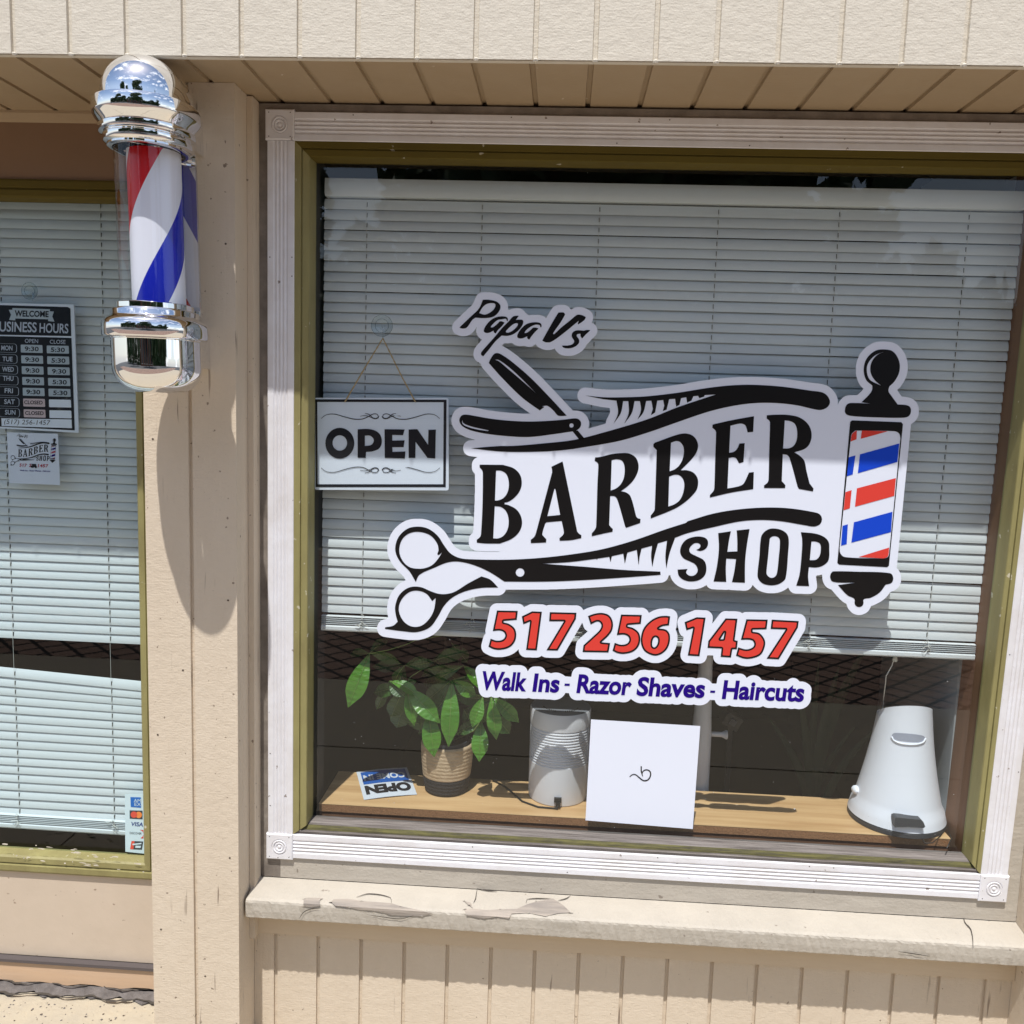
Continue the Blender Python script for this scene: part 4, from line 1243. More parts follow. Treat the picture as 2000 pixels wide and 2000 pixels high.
# ---- services line
sv = thing('services_decal', tuple(onY(1250, 1380, DY)), 'white cut-out decal listing walk ins, razor shaves and haircuts in indigo letters', 'window decal')
words = [("Walk", (937.6, 1347.5), (1027, 1350.6), 37), ("Ins", (1039.5, 1351), (1091, 1353), 36), ("-", (1103, 1345), (1113, 1345.4), 37), ("Razor", (1125.5, 1353.6), (1231, 1358.3), 37),
         ("Shaves", (1242.2, 1359), (1375, 1363.6), 37), ("-", (1387.5, 1358.6), (1397, 1359), 37), ("Haircuts", (1409.6, 1365.2), (1569, 1371), 37)]
b = MB(); shp = []
for w_, a_, c_, h_ in words:
    if w_ == '-':
        q = [(a_[0], a_[1]-10), (c_[0], c_[1]-10), (c_[0]-0.6, c_[1]-5.6), (a_[0]-0.6, a_[1]-5.6)]
        flat_add(b, [[q]], F1, M_NAVYV); shp.append([q]); continue
    P, Fc = text_add(b, F1, M_NAVYV, w_, a_, c_, h_, bold=0.034, shear=0.10)
    for f in Fc: shp.append([[P[i] for i in f]])
flat_obj('backing', [(grow(shp, 14.0, 2), F0, M_VINYL)], sv)
b.build('lettering', sv, merge=False)
# ---- plain white card where the square code was
zc = Z(1100, 1200, 0.31056)
cq = zc.c("175,660* 862,702* 815,1350* 140,1295*")
cd_ = thing('square_card', tuple(onY(*cq[3], DY)), 'blank white square card with a small swirl on the lower part of the main window', 'card')
flat_obj('card_face', [([[cq]], F0, M_VINYL)], cd_)
sw = [ribbon(zc.o("418,1022* 435,1008 455,1008 480,1028 505,1045 530,1042 547,1020 548,992 530,978 508,982 496,1000 500,1018*", 6), 2.4, 1.6), ribbon(zc.o("491,955* 491,985 496,1002*", 6), 2.4)]
flat_obj('swirl_mark', [([[s_] for s_ in sw], F1, M_BLACKV)], cd_)

# ================================================================== OPEN SIGN
zo = Z(560, 560, 0.23297)
SY = GY+0.010
sg = thing('open_sign', tuple(onY(745, 955, SY)), 'white rectangular OPEN sign with black border hanging on twine in the main window', 'sign')
def rrect(q, r, n=5):
    out = []
    for i in range(4):
        p, a, c = Vector(q[i]), Vector(q[i-1]), Vector(q[(i+1) % 4])
        da, dc = (a-p).normalized(), (c-p).normalized()
        for k in range(n+1):
            t = k/n
            out.append(tuple((p+da*r)*(1-t)**2+p*(2*t*(1-t))+(p+dc*r)*t**2))
    return out
def plate(name, q, y, th, material, parent, r=4):
    o_ = rrect(q, r)
    b = MB()
    n = len(o_)
    f_ = [onY(x, y_, y) for x, y_ in o_]
    g_ = [Vector((p.x, p.y+th, p.z)) for p in f_]
    b.add(f_+g_, [tuple(range(n)), tuple(range(n, 2*n))[::-1]]+[(i, (i+1) % n, n+(i+1) % n, n+i) for i in range(n)], material)
    return b.build(name, parent)
oq = [zo.p(230, 931), zo.p(1356, 933), zo.p(1358, 1708), zo.p(232, 1702)]
plate('board', oq, SY, 0.003, M_SIGNW, sg, 5)
S1 = lambda x, y: onY(x, y, SY-0.0006); S2 = lambda x, y: onY(x, y, SY-0.0010)
fr_o, fr_i = zo.c("240,944* 1340,948* 1333,1680* 243,1680*"), zo.c("256,966* 1316,968* 1312,1656* 260,1656*")
OP = [[circ(*zo.p(445, 1312), 121*.23297, 129*.23297, 40), circ(*zo.p(445, 1310), 61*.23297, 65*.23297, 32)],
      [zo.c("595,1195* 700,1195 770,1225 797,1285 780,1350 720,1380 665,1385* 662,1435* 595,1433*"), zo.c("655,1248* 700,1250 730,1285 710,1325 655,1335*")],
      [zo.c("820,1195* 988,1197* 975,1245* 885,1242* 885,1290* 988,1288* 980,1345* 885,1345* 887,1385* 995,1382* 990,1440* 822,1435*")],
      [zo.c("1022,1197* 1095,1195* 1185,1325* 1188,1200* 1250,1198* 1245,1440* 1180,1435* 1080,1300* 1078,1435* 1022,1435*")]]
sws = []
for sx in (1, -1):
    for (y0, s_) in ((0, 1), (2624, -1)):
        for pth in ("288,1106* 330,1075 400,1068 480,1090 570,1111 640,1108 690,1085 730,1066 762,1072 770,1095 740,1108 700,1092 660,1080 615,1086*",
                    "655,1062* 690,1070 720,1098 750,1104 776,1085*"):
            q = []
            for x, y in smooth_path(parse(pth), False, 14):
                X = x if sx > 0 else 1572-x
                Y = y if s_ > 0 else y0-y
                q.append(zo.p(X, Y))
            sws.append([ribbon(q, 1.5, 0.8)])
flat_obj('printed_face', [([[fr_o, fr_i]], S1, M_SIGNK), (OP, S2, M_SIGNK), (sws, S2, M_SIGNK)], sg)
def twine(name, pts, r, parent):
    b = MB()
    P = [Vector(p) for p in pts]
    b.tube(P, r, M_TWINE, 7)
    L = (P[-1]-P[0]).length
    N = 90
    for ph_ in (0, math.pi):
        h = []
        for i in range(N+1):
            t = i/N*(len(P)-1); k = min(int(t), len(P)-2); q = P[k].lerp(P[k+1], t-k)
            a = i*0.9+ph_
            h.append(q+Vector((math.cos(a)*r*0.7, math.sin(a)*r*0.7, 0)))
        b.tube(h, r*0.6, M_TWINE, 5)
    b.build(name, parent, smooth=True)
ap = onY(*zo.p(806, 432), SY-0.002)
twine('twine', [onY(*zo.p(488, 965), SY-0.003), onY(*zo.p(640, 705), SY-0.002), ap, onY(*zo.p(960, 745), SY-0.002), onY(*zo.p(1078, 965), SY-0.003)], 0.0014, sg)
def cup(c, r, y, label):
    o_ = thing('suction_cup', tuple(c), label, 'suction cup', 'clear suction cups on the glass')
    b = MB()
    b.lathe([(r, 0.0), (r*1.0, -0.001), (r*0.96, -0.0018), (r*0.7, -0.004), (r*0.45, -0.0075), (r*0.33, -0.0085), (r*0.30, -0.0120), (r*0.22, -0.013), (0.0002, -0.013)], (c[0], y, c[2]), M_CUP, 32, axis='Y')
    b.build('rubber_disc', o_, auto=50)
    b = MB()
    for rr in (r, r*0.62):
        b.tube([(c[0]+rr*math.cos(a), y+0.0012, c[2]+rr*math.sin(a)) for a in [i*math.pi/16 for i in range(33)]], 0.00055, M_CUP, 6)
    b.build('rim', o_, smooth=True)
    b = MB()
    b.tube([(c[0], y+0.012, c[2]-0.002), (c[0], y+0.014, c[2]-r*0.55), (c[0]+0.001, y+0.011, c[2]-r*1.0), (c[0]+0.001, y+0.008, c[2]-r*1.08)], 0.0009, M_CHROME, 6)
    b.build('hook', o_, smooth=True)
c_ = onY(*zo.p(797, 326), GY+0.0008)
cup(c_, 0.0225, GY+0.0008, 'clear round suction cup holding the twine of the OPEN sign')

# ================================================================== HOURS SIGN (left window)
HY = LGY+0.0060
zh = Z(0, 590, 0.13457)
hs = thing('hours_sign', tuple(onY(60, 845, HY)), 'black business hours sign with weekday rows hanging in the left window', 'sign')
hq = [(-32, 590+8*.13457), zh.p(1070, 35), zh.p(1142, 1898), (-20, 590+1822*.13457)]
plate('board', hq, HY, 0.003, M_SIGNW, hs, 2)
H1 = lambda x, y: onY(x, y, HY-0.0005); H2 = lambda x, y: onY(x, y, HY-0.0009); H3 = lambda x, y: onY(x, y, HY-0.0013)
b = MB()
flat_add(b, [[zh.c("-200,38* 985,72* 1022,95* 1035,495* -190,470*")], [zh.c("-190,488* 1037,520* 1085,1862* -130,1800*")]], H1, M_SIGNK)
b.build('black_panel', hs, merge=False)
b = MB()
flat_add(b, [[zh.c("128,112* 180,112* 180,86* 725,104* 722,132* 782,138* 758,210* 790,284* 698,276* 700,250* 222,238* 222,266* 132,258* 160,185*")]], H2, M_LABEL)
text_add(b, H3, M_SIGNK, "WELCOME", zh.p(212, 208), zh.p(705, 220), 12.0, bold=0.03)
text_add(b, H2, M_SIGNG, "BUSINESS", zh.p(-92, 424), zh.p(530, 440), 19.5, bold=0.018)
text_add(b, H2, M_SIGNG, "HOURS", zh.p(572, 442), zh.p(990, 454), 18.5, bold=0.018)
text_add(b, H2, M_SIGNG, "OPEN", zh.p(360, 590), zh.p(552, 596), 7.6, bold=0.005)
text_add(b, H2, M_SIGNG, "CLOSE", zh.p(722, 603), zh.p(950, 608), 7.6, bold=0.005)
days = ["MON", "TUE", "WED", "THU", "FRI", "SAT", "SUN"]
opn = ["9:30"]*5+["CLOSED", "CLOSED"]
cls = ["5:30", "5:30", "9:30", "5:30", "5:30", "", ""]
for i in range(7):
    dy = i*156.5; dx = i*7.2
    pill = [zh.p(-70+dx, 598+dy), zh.p(244+dx, 606+dy), zh.p(246+dx, 738+dy), zh.p(-70+dx, 724+dy)]
    flat_add(b, [[rrect(pill, 6), rrect([(Vector(p)+(Vector(zh.p(88+dx, 668+dy))-Vector(p)).normalized()*1.1) for p in pill], 5.4)]], H2, M_SIGNG)
    wd = {0: (18, 180), 1: (34, 180), 2: (30, 200), 3: (42, 195), 4: (66, 186), 5: (60, 214), 6: (72, 224)}[i]
    yb_ = [698, 858, 1008, 1140, 1318-0, 1478, 1632][i]
    text_add(b, H2, M_SIGNG, days[i], zh.p(wd[0], yb_), zh.p(wd[1], yb_+4), 9.2, bold=0.02)
    q = [zh.p(300+dx, 617+dy), zh.p(614+dx, 624+dy), zh.p(620+dx, 739+dy), zh.p(303+dx, 731+dy)]
    flat_add(b, [[rrect(q, 1.6)]], H2, M_LABELR if i > 4 else M_LABEL)
    q2 = [zh.p(677+dx*0.9, 630+dy), zh.p(995+dx*0.9, 636+dy), zh.p(1001+dx*0.9, 749+dy), zh.p(680+dx*0.9, 742+dy)]
    flat_add(b, [[rrect(q2, 1.6)]], H2, M_SIGNW if i > 4 else M_LABEL)
    if i < 5:
        text_add(b, H3, M_SIGNK, opn[i], zh.p(357+dx*0.8, 708+dy), zh.p(560+dx*0.8, 714+dy), 8.6, bold=0.02)
        text_add(b, H3, M_SIGNK, cls[i], zh.p(736+dx*1.2, 722+dy), zh.p(940+dx*1.3, 727+dy), 8.6, bold=0.02)
    else:
        text_add(b, H3, M_SIGNK, opn[i], zh.p(350+(i-5)*14, 1480+(i-5)*155), zh.p(618+(i-5)*14, 1486+(i-5)*155), 7.2, bold=0.02)
flat_add(b, [[zh.c("20,1686* 1038,1704* 1044,1830* 24,1798*")]], H2, M_SIGNW)
text_add(b, H3, M_SIGNK, "(517) 256-1457", zh.p(58, 1766), zh.p(718, 1784), 8.8, bold=-0.006, shear=0.15)
b.build('printed_face', hs, merge=False)
c_ = onY(57, 568, LGY+0.0008)
cup(c_, 0.0185, LGY+0.0008, 'clear round suction cup above the business hours sign')

# ================================================================== FLYER with the small logo
zf = Z(0, 840, 0.06729)
LYo = LGY+0.0040
fl = thing('paper_flyer', tuple(onY(60, 946, LYo)), 'small white square flyer with the barber shop logo below the hours sign', 'flyer')
plate('sheet', [zf.p(200, 65), zf.p(1680, 105), zf.p(1745, 1595), zf.p(270, 1535)], LYo, 0.0006, M_VINYL, fl, 0.3)
K1 = lambda x, y: onY(19.2+.0894*(x-752), 856.2+.0956*(y-682), LYo-0.0006)
K2 = lambda x, y: onY(x, y, LYo-0.0006); K3 = lambda x, y: onY(x, y, LYo-0.0010)
b = MB()
for g_ in (letters, script, razor, comb, scissors, finial, drumframe): flat_add(b, g_, K1, M_SIGNK)
flat_add(b, red_st, K1, M_REDP); flat_add(b, blue_st, K1, M_NAVYV)
text_add(b, K2, M_REDP, "517", zf.p(560, 1060), zf.p(770, 1066), 6.0, bold=0.02, shear=0.1)
text_add(b, K2, M_REDP, "256", zf.p(835, 1070), zf.p(1050, 1076), 6.0, bold=0.02, shear=0.1)
text_add(b, K2, M_REDP, "1457", zf.p(1100, 1078), zf.p(1390, 1088), 6.4, bold=0.02, shear=0.1)
text_add(b, K2, M_NAVYV, "Walk Ins - Razor Shaves - Haircuts", zf.p(575, 1190), zf.p(1455, 1216), 3.0, bold=0.02)
flat_add(b, [[zf.c("880,980* 1050,985* 1045,1020 1070,1070 1040,1108 1000,1080 960,1095 900,1085 890,1040 940,1020")]], K3, M_SIGNK)
b.build('printed_face', fl, merge=False)

# ================================================================== PAYMENT STICKER STRIP
zs_ = Z(230, 1540, 0.07246)
SYY = LGY-0.0010
st = thing('payment_sticker', tuple(onY(272, 1666, SYY)), 'pale vertical strip of card payment emblems low in the left window corner', 'sticker')
plate('strip', [zs_.p(190, 150), zs_.p(706, 162), zs_.p(742, 1760), zs_.p(205, 1705)], SYY, 0.0003, M_STICK, st, 0.4)
T1 = lambda x, y: onY(x, y, SYY-0.0005); T2 = lambda x, y: onY(x, y, SYY-0.0009); T3 = lambda x, y: onY(x, y, SYY-0.0013)
b = MB()
flat_add(b, [[zs_.c("340,232* 622,240* 628,520* 350,498*")]], T1, M_STB)
text_add(b, T2, M_STICK, "AM", zs_.p(430, 372), zs_.p(620, 378), 6.6, bold=0.0)
text_add(b, T2, M_STICK, "EX", zs_.p(450, 468), zs_.p(625, 474), 6.2, bold=0.0)
flat_add(b, [[zs_.c("318,590* 665,598* 668,830* 322,812*")]], T1, M_STK)
flat_add(b, [[circ(*zs_.p(565, 712), 6.3)]], T2, M_STO)
flat_add(b, [[circ(*zs_.p(435, 706), 6.3)]], T3, M_STR)
text_add(b, T1, M_STN, "VISA", zs_.p(345, 1005), zs_.p(680, 1028), 7.8, bold=0.02, shear=0.12)
text_add(b, T1, M_STK, "DISCOVER", zs_.p(320, 1225), zs_.p(640, 1245), 4.0, bold=0.0)
flat_add(b, [[zs_.c("590,1112* 690,1120* 690,1350* 610,1338* 670,1290 688,1230 668,1160")]], T1, M_STR)
flat_add(b, [[zs_.c("370,1415* 455,1418* 420,1640* 332,1635*")]], T1, M_STR)
flat_add(b, [[zs_.c("455,1418* 685,1430* 650,1650* 420,1640*")]], T1, M_STK)
flat_add(b, [[zs_.c("480,1540* 628,1545* 612,1605* 470,1598*")], [zs_.c("395,1490* 640,1465* 636,1500* 400,1530*")]], T2, M_STICK)
b.build('emblems', st, merge=False)

# ================================================================== SHELF AND WHAT STANDS ON IT
SHZ = 0.0963
shf = thing('display_shelf', (0.8, 0.17, SHZ-0.02), 'light oak display shelf inside the main window below the blind', 'shelf')
b = MB(); b.box(0.0955, 1.4995, 0.0815, 0.262, SHZ-0.0012, SHZ, M_OAK); b.build('shelf_top', shf)
b = MB(); b.box(0.096, 1.499, 0.0820, 0.2615, SHZ-0.0185, SHZ-0.0013, M_PLY); b.build('core_board', shf)
b = MB(); b.box(0.096, 1.499, 0.0850, 0.20, SHZ-0.035, SHZ-0.0186, M_JAMB); b.build('support_rail', shf)
# upside-down card
z5 = Z(680, 1470, 0.08282)
cq = [z5.p(195, 455), z5.p(1385, 350), z5.p(1625, 985), z5.p(372, 1112)]
C = [onZ(x, y, SHZ+0.0015) for x, y in cq]
crd = thing('open_card', tuple(C[3]), 'small glossy blue and white open card lying upside down on the shelf', 'card')
def bil(u, v, h=0.0):     # u along, v towards the viewer
    p = (C[0]*(1-u)+C[1]*u)*(1-v)+(C[3]*(1-u)+C[2]*u)*v
    return Vector((p.x, p.y, SHZ+0.0015+h+0.002*math.sin(math.pi*u)))
def sheet(mb, u0, u1, v0, v1, h, material, n=10):
    vs = [bil(u0+(u1-u0)*i/n, v, h) for v in (v0, v1) for i in range(n+1)]
    mb.add(vs, [(i, i+1, n+2+i, n+1+i) for i in range(n)], material)
b = MB(); sheet(b, 0, 1, 0, 1, 0, M_PAPER); sheet(b, 0, 1, 0, 1, -0.0006, M_PAPER); b.build('sheet', crd, merge=False)
b = MB(); sheet(b, 0.07, 0.95, 0.05, 0.50, 0.0004, M_CARDB)
def card_text(txt, u0, u1, v0, v1, h, m_, bold=0.04):
    V, Fc = glyphs(txt, bold)
    xa, xb = min(v[0] for v in V), max(v[0] for v in V); ya, yb = min(v[1] for v in V), max(v[1] for v in V)
    b.add([bil(u1-(u1-u0)*(x-xa)/(xb-xa), v0+(v1-v0)*(y-ya)/(yb-ya), h) for x, y in V], Fc, m_)
card_text("COME IN", 0.10, 0.91, 0.17, 0.38, 0.0008, M_PAPER)
card_text("OPEN", 0.07, 0.94, 0.55, 0.86, 0.0008, M_CARDK, 0.06)
b.build('printed_face', crd, merge=False)
# ---- potted plant
pc = (0.372, 0.196)
plant = thing('potted_plant', (pc[0], pc[1], SHZ), 'leafy green plant in a jute and charcoal woven pot on the shelf', 'potted plant')
R0, R1, HP = 0.050, 0.0615, 0.118
b = MB()
pf = [(0.0005, 0.0), (R0-0.004, 0.0), (R0, 0.003)]
ridges = 13
for i in range(ridges*4+1):
    t = i/(ridges*4)
    rr = R0+(R1-R0)*(1-(1-t)**1.8)+0.0011*abs(math.sin(math.pi*i/4))
    pf.append((rr, 0.003+t*(HP-0.003)))
cut = 3+int(ridges*4*0.33)
b.lathe(pf[:cut+1], (pc[0], pc[1], SHZ), M_CHAR, 40)
b.lathe(pf[cut:]+[(R1-0.003, HP+0.002), (R1-0.006, HP-0.002), (R1-0.007, HP-0.03)], (pc[0], pc[1], SHZ), M_JUTE, 40)
b.lathe([(R1-0.010, HP-0.025), (R1-0.010, HP+0.008), (R1-0.013, HP+0.008), (R1-0.014, HP-0.004)], (pc[0], pc[1], SHZ), M_DARKP, 40)
b.lathe([(R1-0.013, HP-0.006), (0.0005, HP-0.003)], (pc[0], pc[1], SHZ), M_SOIL, 30)
b.build('pot', plant, auto=50)
for a_ in (0.0, 2.1):
    b = MB()
    pts = [Vector((pc[0]+math.cos(a_)*0.010, pc[1]+math.sin(a_)*0.01, SHZ+HP-0.005)), Vector((pc[0]+math.cos(a_)*0.012+0.004, pc[1], SHZ+HP+0.09)), Vector((pc[0]+0.004+math.cos(a_)*0.02, pc[1]+0.004, SHZ+HP+0.20)), Vector((pc[0]+math.cos(a_)*0.03, pc[1]+0.006, SHZ+HP+0.27))]
    b.tube(pts, 0.006, M_BARK, 8, 0.0025)
    b.build('stem', plant, smooth=True)
def leaf(p0, p1, w, droop=0.25, fold=0.25, roll=0.0, n=36):
    p0, p1 = Vector(p0), Vector(p1)
    d = p1-p0; L = d.length; t_ = d.normalized()
    toV = (CAMP-(p0+p1)/2).normalized()
    nrm = (toV-t_*toV.dot(t_)).normalized()
    nrm = (Matrix.Rotation(roll, 3, t_) @ nrm)
    side = t_.cross(nrm)
    vs, fs = [], []
    M_ = 6
    for i in range(n+1):
        s_ = i/n
        ww = w*0.5*(math.sin(math.pi*min(1, s_*0.97+0.015))**0.95)*1.05*(0.62+0.55*s_ if s_ < 0.75 else 1.03-1.1*(s_-0.75))
        c_ = p0+d*s_+nrm*(droop*L*0.35*math.sin(math.pi*s_))
        rip = 0.0019*math.sin(s_*62+L*300)*(0.6+0.4*math.sin(s_*17))
        for j in range(M_+1):
            q = -1+2*j/M_
            vs.append(c_+side*(ww*q)+nrm*(abs(q)*ww*fold-(1-abs(q))*0.0005+rip*abs(q)*(1-abs(q))*3))
    for i in range(n):
        for j in range(M_):
            k = i*(M_+1)+j
            fs.append((k, k+1, k+M_+2, k+M_+1))
    b = MB(); b.add(vs, fs, M_LEAF if p0.y+p1.y < 0.30 else M_LEAF2)
    lf = b.build('leaf', plant, smooth=True)
    b = MB()
    b.tube([p0+d*(i/8)+nrm*(droop*L*0.35*math.sin(math.pi*i/8)+0.0006) for i in range(9)], 0.0009, M_STEM, 5, 0.0003)
    b.build('midrib', lf, smooth=True)
ZA = Z(600, 1190, 0.13458); ZB = Z(780, 1230, 0.18118)
def lf_(z, a, c, w, y0, y1, **k):
    leaf(onY(*z.p(*a), y0), onY(*z.p(*c), y1), w*1.04*z.k/880, **k)
lf_(ZA, (905, 640), (592, 1425), 300, .150, .115, fold=0.12)
lf_(ZA, (905, 640), (625, 668), 150, .150, .170, fold=0.5, roll=0.5)
lf_(ZA, (905, 640), (1185, 440), 170, .150, .19, fold=0.4, roll=-0.5)
lf_(ZA, (920, 640), (1350, 790), 210, .150, .17, fold=0.6, roll=0.7, droop=-0.5)
lf_(ZA, (1440, 1130), (1928, 1650), 280, .150, .120, fold=0.2)
lf_(ZA, (1440, 1130), (1555, 1690), 190, .150, .130, fold=0.5)
lf_(ZA, (1420, 1100), (965, 1215), 210, .155, .19, fold=0.2)
lf_(ZA, (1420, 1110), (1215, 1565), 260, .16, .21, fold=0.2)
lf_(ZA, (1430, 1300), (1300, 1720), 300, .20, .23, fold=0.2)
lf_(ZA, (1420, 1080), (1330, 830), 120, .155, .17, fold=0.3)
lf_(ZA, (1440, 1080), (1590, 1040), 90, .155, .15, fold=0.3)
lf_(ZB, (568, 545), (530, 1260), 205, .145, .110, fold=0.12)
lf_(ZB, (560, 545), (290, 770), 190, .150, .180, fold=0.2)
lf_(ZB, (565, 550), (395, 900), 170, .155, .17, fold=0.2)
lf_(ZB, (575, 545), (830, 720), 160, .150, .150, fold=0.25)
lf_(ZB, (575, 540), (880, 560), 120, .150, .17, fold=0.3)
lf_(ZB, (900, 720), (785, 1050), 150, .140, .120, fold=0.35)
lf_(ZB, (960, 730), (880, 1010), 160, .17, .20, fold=0.2)
lf_(ZB, (990, 720), (1045, 1185), 165, .140, .125, fold=0.25)
lf_(ZB, (1010, 720), (1290, 1000), 160, .145, .15, fold=0.2)
lf_(ZB, (1010, 900), (1190, 1120), 180, .19, .20, fold=0.2)
lf_(ZB, (880, 980), (860, 1420), 190, .150, .120, fold=0.2)
lf_(ZB, (310, 860), (375, 1370), 210, .150, .125, fold=0.25)
lf_(ZB, (300, 900), (150, 1000), 120, .19, .21, fold=0.25)
lf_(ZB, (420, 950), (640, 1130), 150, .18, .16, fold=0.2)
lf_(ZB, (900, 960), (610, 1130), 130, .19, .18, fold=0.2)
lf_(ZB, (500, 200), (345, 520), 190, .27, .30, fold=0.2)
lf_(ZB, (560, 140), (735, 350), 170, .27, .30, fold=0.2)
lf_(ZB, (560, 540), (250, 580), 120, .22, .27, fold=0.2)
lf_(ZB, (690, 850), (820, 1110), 120, .19, .20, fold=0.2)
rl = random.Random(5)
for (ax, ay) in ((790, 1300), (850, 1290), (905, 1300), (880, 1350), (815, 1360), (940, 1370), (760, 1330), (865, 1410)):
    for q in range(4):
        an = rl.uniform(-0.3, 3.3); L_ = rl.uniform(42, 74)
        yy = rl.uniform(0.15, 0.235)
        leaf(onY(ax, ay, yy), onY(ax+L_*math.cos(an), ay+L_*math.sin(an)*0.9, yy+rl.uniform(-0.03, 0.03)), rl.uniform(22, 32)/880, fold=rl.uniform(0.1, 0.5), roll=rl.uniform(-0.6, 0.6), droop=rl.uniform(0, 0.6))
def stalk(pts, r=0.0013):
    b = MB(); b.tube([Vector(p) for p in pts], r, M_STEM, 6); b.build('leaf_stalk', plant, smooth=True)
mid = Vector((pc[0]+0.004, pc[1]+0.004, SHZ+HP+0.22))
stalk([onY(*ZA.p(905, 640), .150), onY(*ZA.p(1180, 590), .16), onY(*ZA.p(1420, 515), .17), onY(*ZA.p(1570, 450), .18), mid+Vector((0, 0, .04))])
stalk([onY(*ZA.p(1430, 1090), .152), onY(*ZA.p(1500, 980), .16), onY(*ZA.p(1700, 850), .175), mid])
stalk([onY(*ZB.p(568, 545), .148), onY(*ZB.p(580, 700), .17), (pc[0], pc[1], SHZ+HP+0.05)])
stalk([onY(*ZB.p(960, 730), .142), onY(*ZB.p(780, 690), .16), onY(*ZB.p(640, 685), .17), (pc[0]+0.003, pc[1], SHZ+HP+0.10)])
stalk([onY(*ZB.p(880, 980), .150), onY(*ZB.p(800, 1090), .17), (pc[0]+0.01, pc[1], SHZ+HP)])
stalk([onY(*ZB.p(310, 860), .150), onY(*ZB.p(400, 1000), .17), (pc[0]-0.01, pc[1], SHZ+HP)])
# ---- round ribbed air cleaner
ac = (0.6365, 0.198)
RA = 0.0690
air = thing('air_purifier', (ac[0], ac[1], SHZ), 'round white ribbed air cleaner with a grey top on the shelf between plant and card', 'air purifier')
HA = onY(1095, 1398, ac[1]-RA).z-SHZ
b = MB()
pf = [(0.0005, 0.0), (RA-0.003, 0.0), (RA-0.0005, 0.002), (RA, 0.006), (RA+0.0006, HA*0.40)]
for i in range(13):
    z0_ = HA*0.42+i*HA*0.031
    pf += [(RA+0.0008, z0_), (RA-0.0018, z0_+HA*0.009), (RA-0.0018, z0_+HA*0.014), (RA+0.0010, z0_+HA*0.023)]
pf += [(RA+0.0015, HA*0.85), (RA+0.0020, HA-0.004), (RA+0.0005, HA)]
b.lathe(pf, (ac[0], ac[1], SHZ), M_PLASTIC, 64)
b.build('body', air, auto=30)
b = MB()
b.lathe([(RA+0.0005, HA), (RA-0.003, HA+0.0006), (0.0005, HA+0.0006)], (ac[0], ac[1], SHZ), M_GREYP, 64)
for q in range(22):
    a = math.radians(200+q*6.5)
    if 8 < q < 13: continue
    x, y = ac[0]+RA*0.62*math.cos(a), ac[1]+RA*0.62*math.sin(a)
    b.box(x-0.0010, x+0.0010, y-0.004, y+0.004, SHZ+HA+0.0008, SHZ+HA+0.0016, M_BLKP)
b.build('top_grille', air)
zz = Z(1020, 1360, 0.12422)
pa = onY(*zz.p(560, 1590), ac[1]-RA-0.001)
b = MB()
b.box(pa.x-0.0085, pa.x+0.0085, pa.y-0.006, pa.y+0.004, pa.z-0.010, pa.z, M_BLKP)
b.box(pa.x-0.0045, pa.x+0.0060, pa.y-0.012, pa.y-0.004, SHZ+0.006, pa.z-0.009, M_BLKP)
b.tube([(pa.x+0.001, pa.y-0.010, SHZ+0.010), (pa.x, pa.y-0.013, SHZ+0.004), (pa.x-0.012, pa.y-0.010, SHZ+0.0025), onZ(*zz.p(250, 1740), SHZ+0.0025), onZ(*zz.p(0, 1650), SHZ+0.0025), onZ(*ZB.p(1200, 1740), SHZ+0.0025), onZ(*ZB.p(1110, 1670), SHZ+0.003), onZ(*ZB.p(1010, 1625), SHZ+0.003), (0.52, 0.262, SHZ+0.0025), (0.50, 0.27, SHZ-0.06)], 0.0022, M_BLKP, 8)
b.build('power_cord', air, smooth=False, auto=40)
# ---- white conical pedal bin
bc = (1.4130, 0.172)
RB = 0.0985
zw = Z(1640, 1340, 0.17598)
RB = 0.1005
bn = thing('pedal_bin', (bc[0], bc[1], SHZ), 'white bell shaped pedal bin on the right end of the shelf', 'bin')
HB = onY(*zw.p(730, 205), bc[1]-0.05).z-SHZ
b = MB()
pf = []
for i in range(25):
    t = i/24
    rr = 0.0560+(RB-0.0560)*((1-t)**1.62)*0.93+(0.0035 if t < 0.10 else 0.0)+0.004*(1-t)
    pf.append((rr, 0.014+t*(HB-0.014)))
pf += [(0.0545, HB), (0.053, HB-0.001), (0.0005, HB-0.0015)]
b.lathe(pf, (bc[0], bc[1], SHZ), M_BINW, 72)
bo_ = b.build('body', bn, auto=35)
for v in bo_.data.vertices:      # the lid slopes down towards the back
    t = (v.co.z-SHZ)/HB
    if t > 0.86: v.co.z -= 0.55*max(0, v.co.y-(bc[1]-0.056))*min(1, (t-0.86)/0.12)
b = MB()
b.lathe([(0.0005, 0.0), (RB+0.001, 0.0), (RB+0.004, 0.002), (RB+0.004, 0.011), (RB+0.001, 0.014), (RB-0.004, 0.0145)], (bc[0], bc[1], SHZ), M_DARKP, 72)
b.build('base_ring', bn, auto=35)
def on_bin(px, py, lift=0.0008):
    """meet the ray with the bell surface"""
    d = ray(px, py); lo, hi = 0.6, (bc[1]-CAMP.y)/d.y
    def rad(z):
        t = min(1, max(0, (z-SHZ-0.014)/(HB-0.014)))
        return 0.0560+(RB-0.0560)*((1-t)**1.62)*0.93+(0.0035 if t < 0.10 else 0.0)+0.004*(1-t)+lift
    for _ in range(50):
        m_ = (lo+hi)/2; p = CAMP+d*m_
        if math.hypot(p.x-bc[0], p.y-bc[1]) < rad(p.z): hi = m_
        else: lo = m_
    return CAMP+d*hi
b = MB()
slot = zw.c("578,560 590,530 620,520 760,528 900,545 945,565 948,590 920,612 850,620 720,610 620,592")
sl_c = zw.p(765, 570)
rings = []
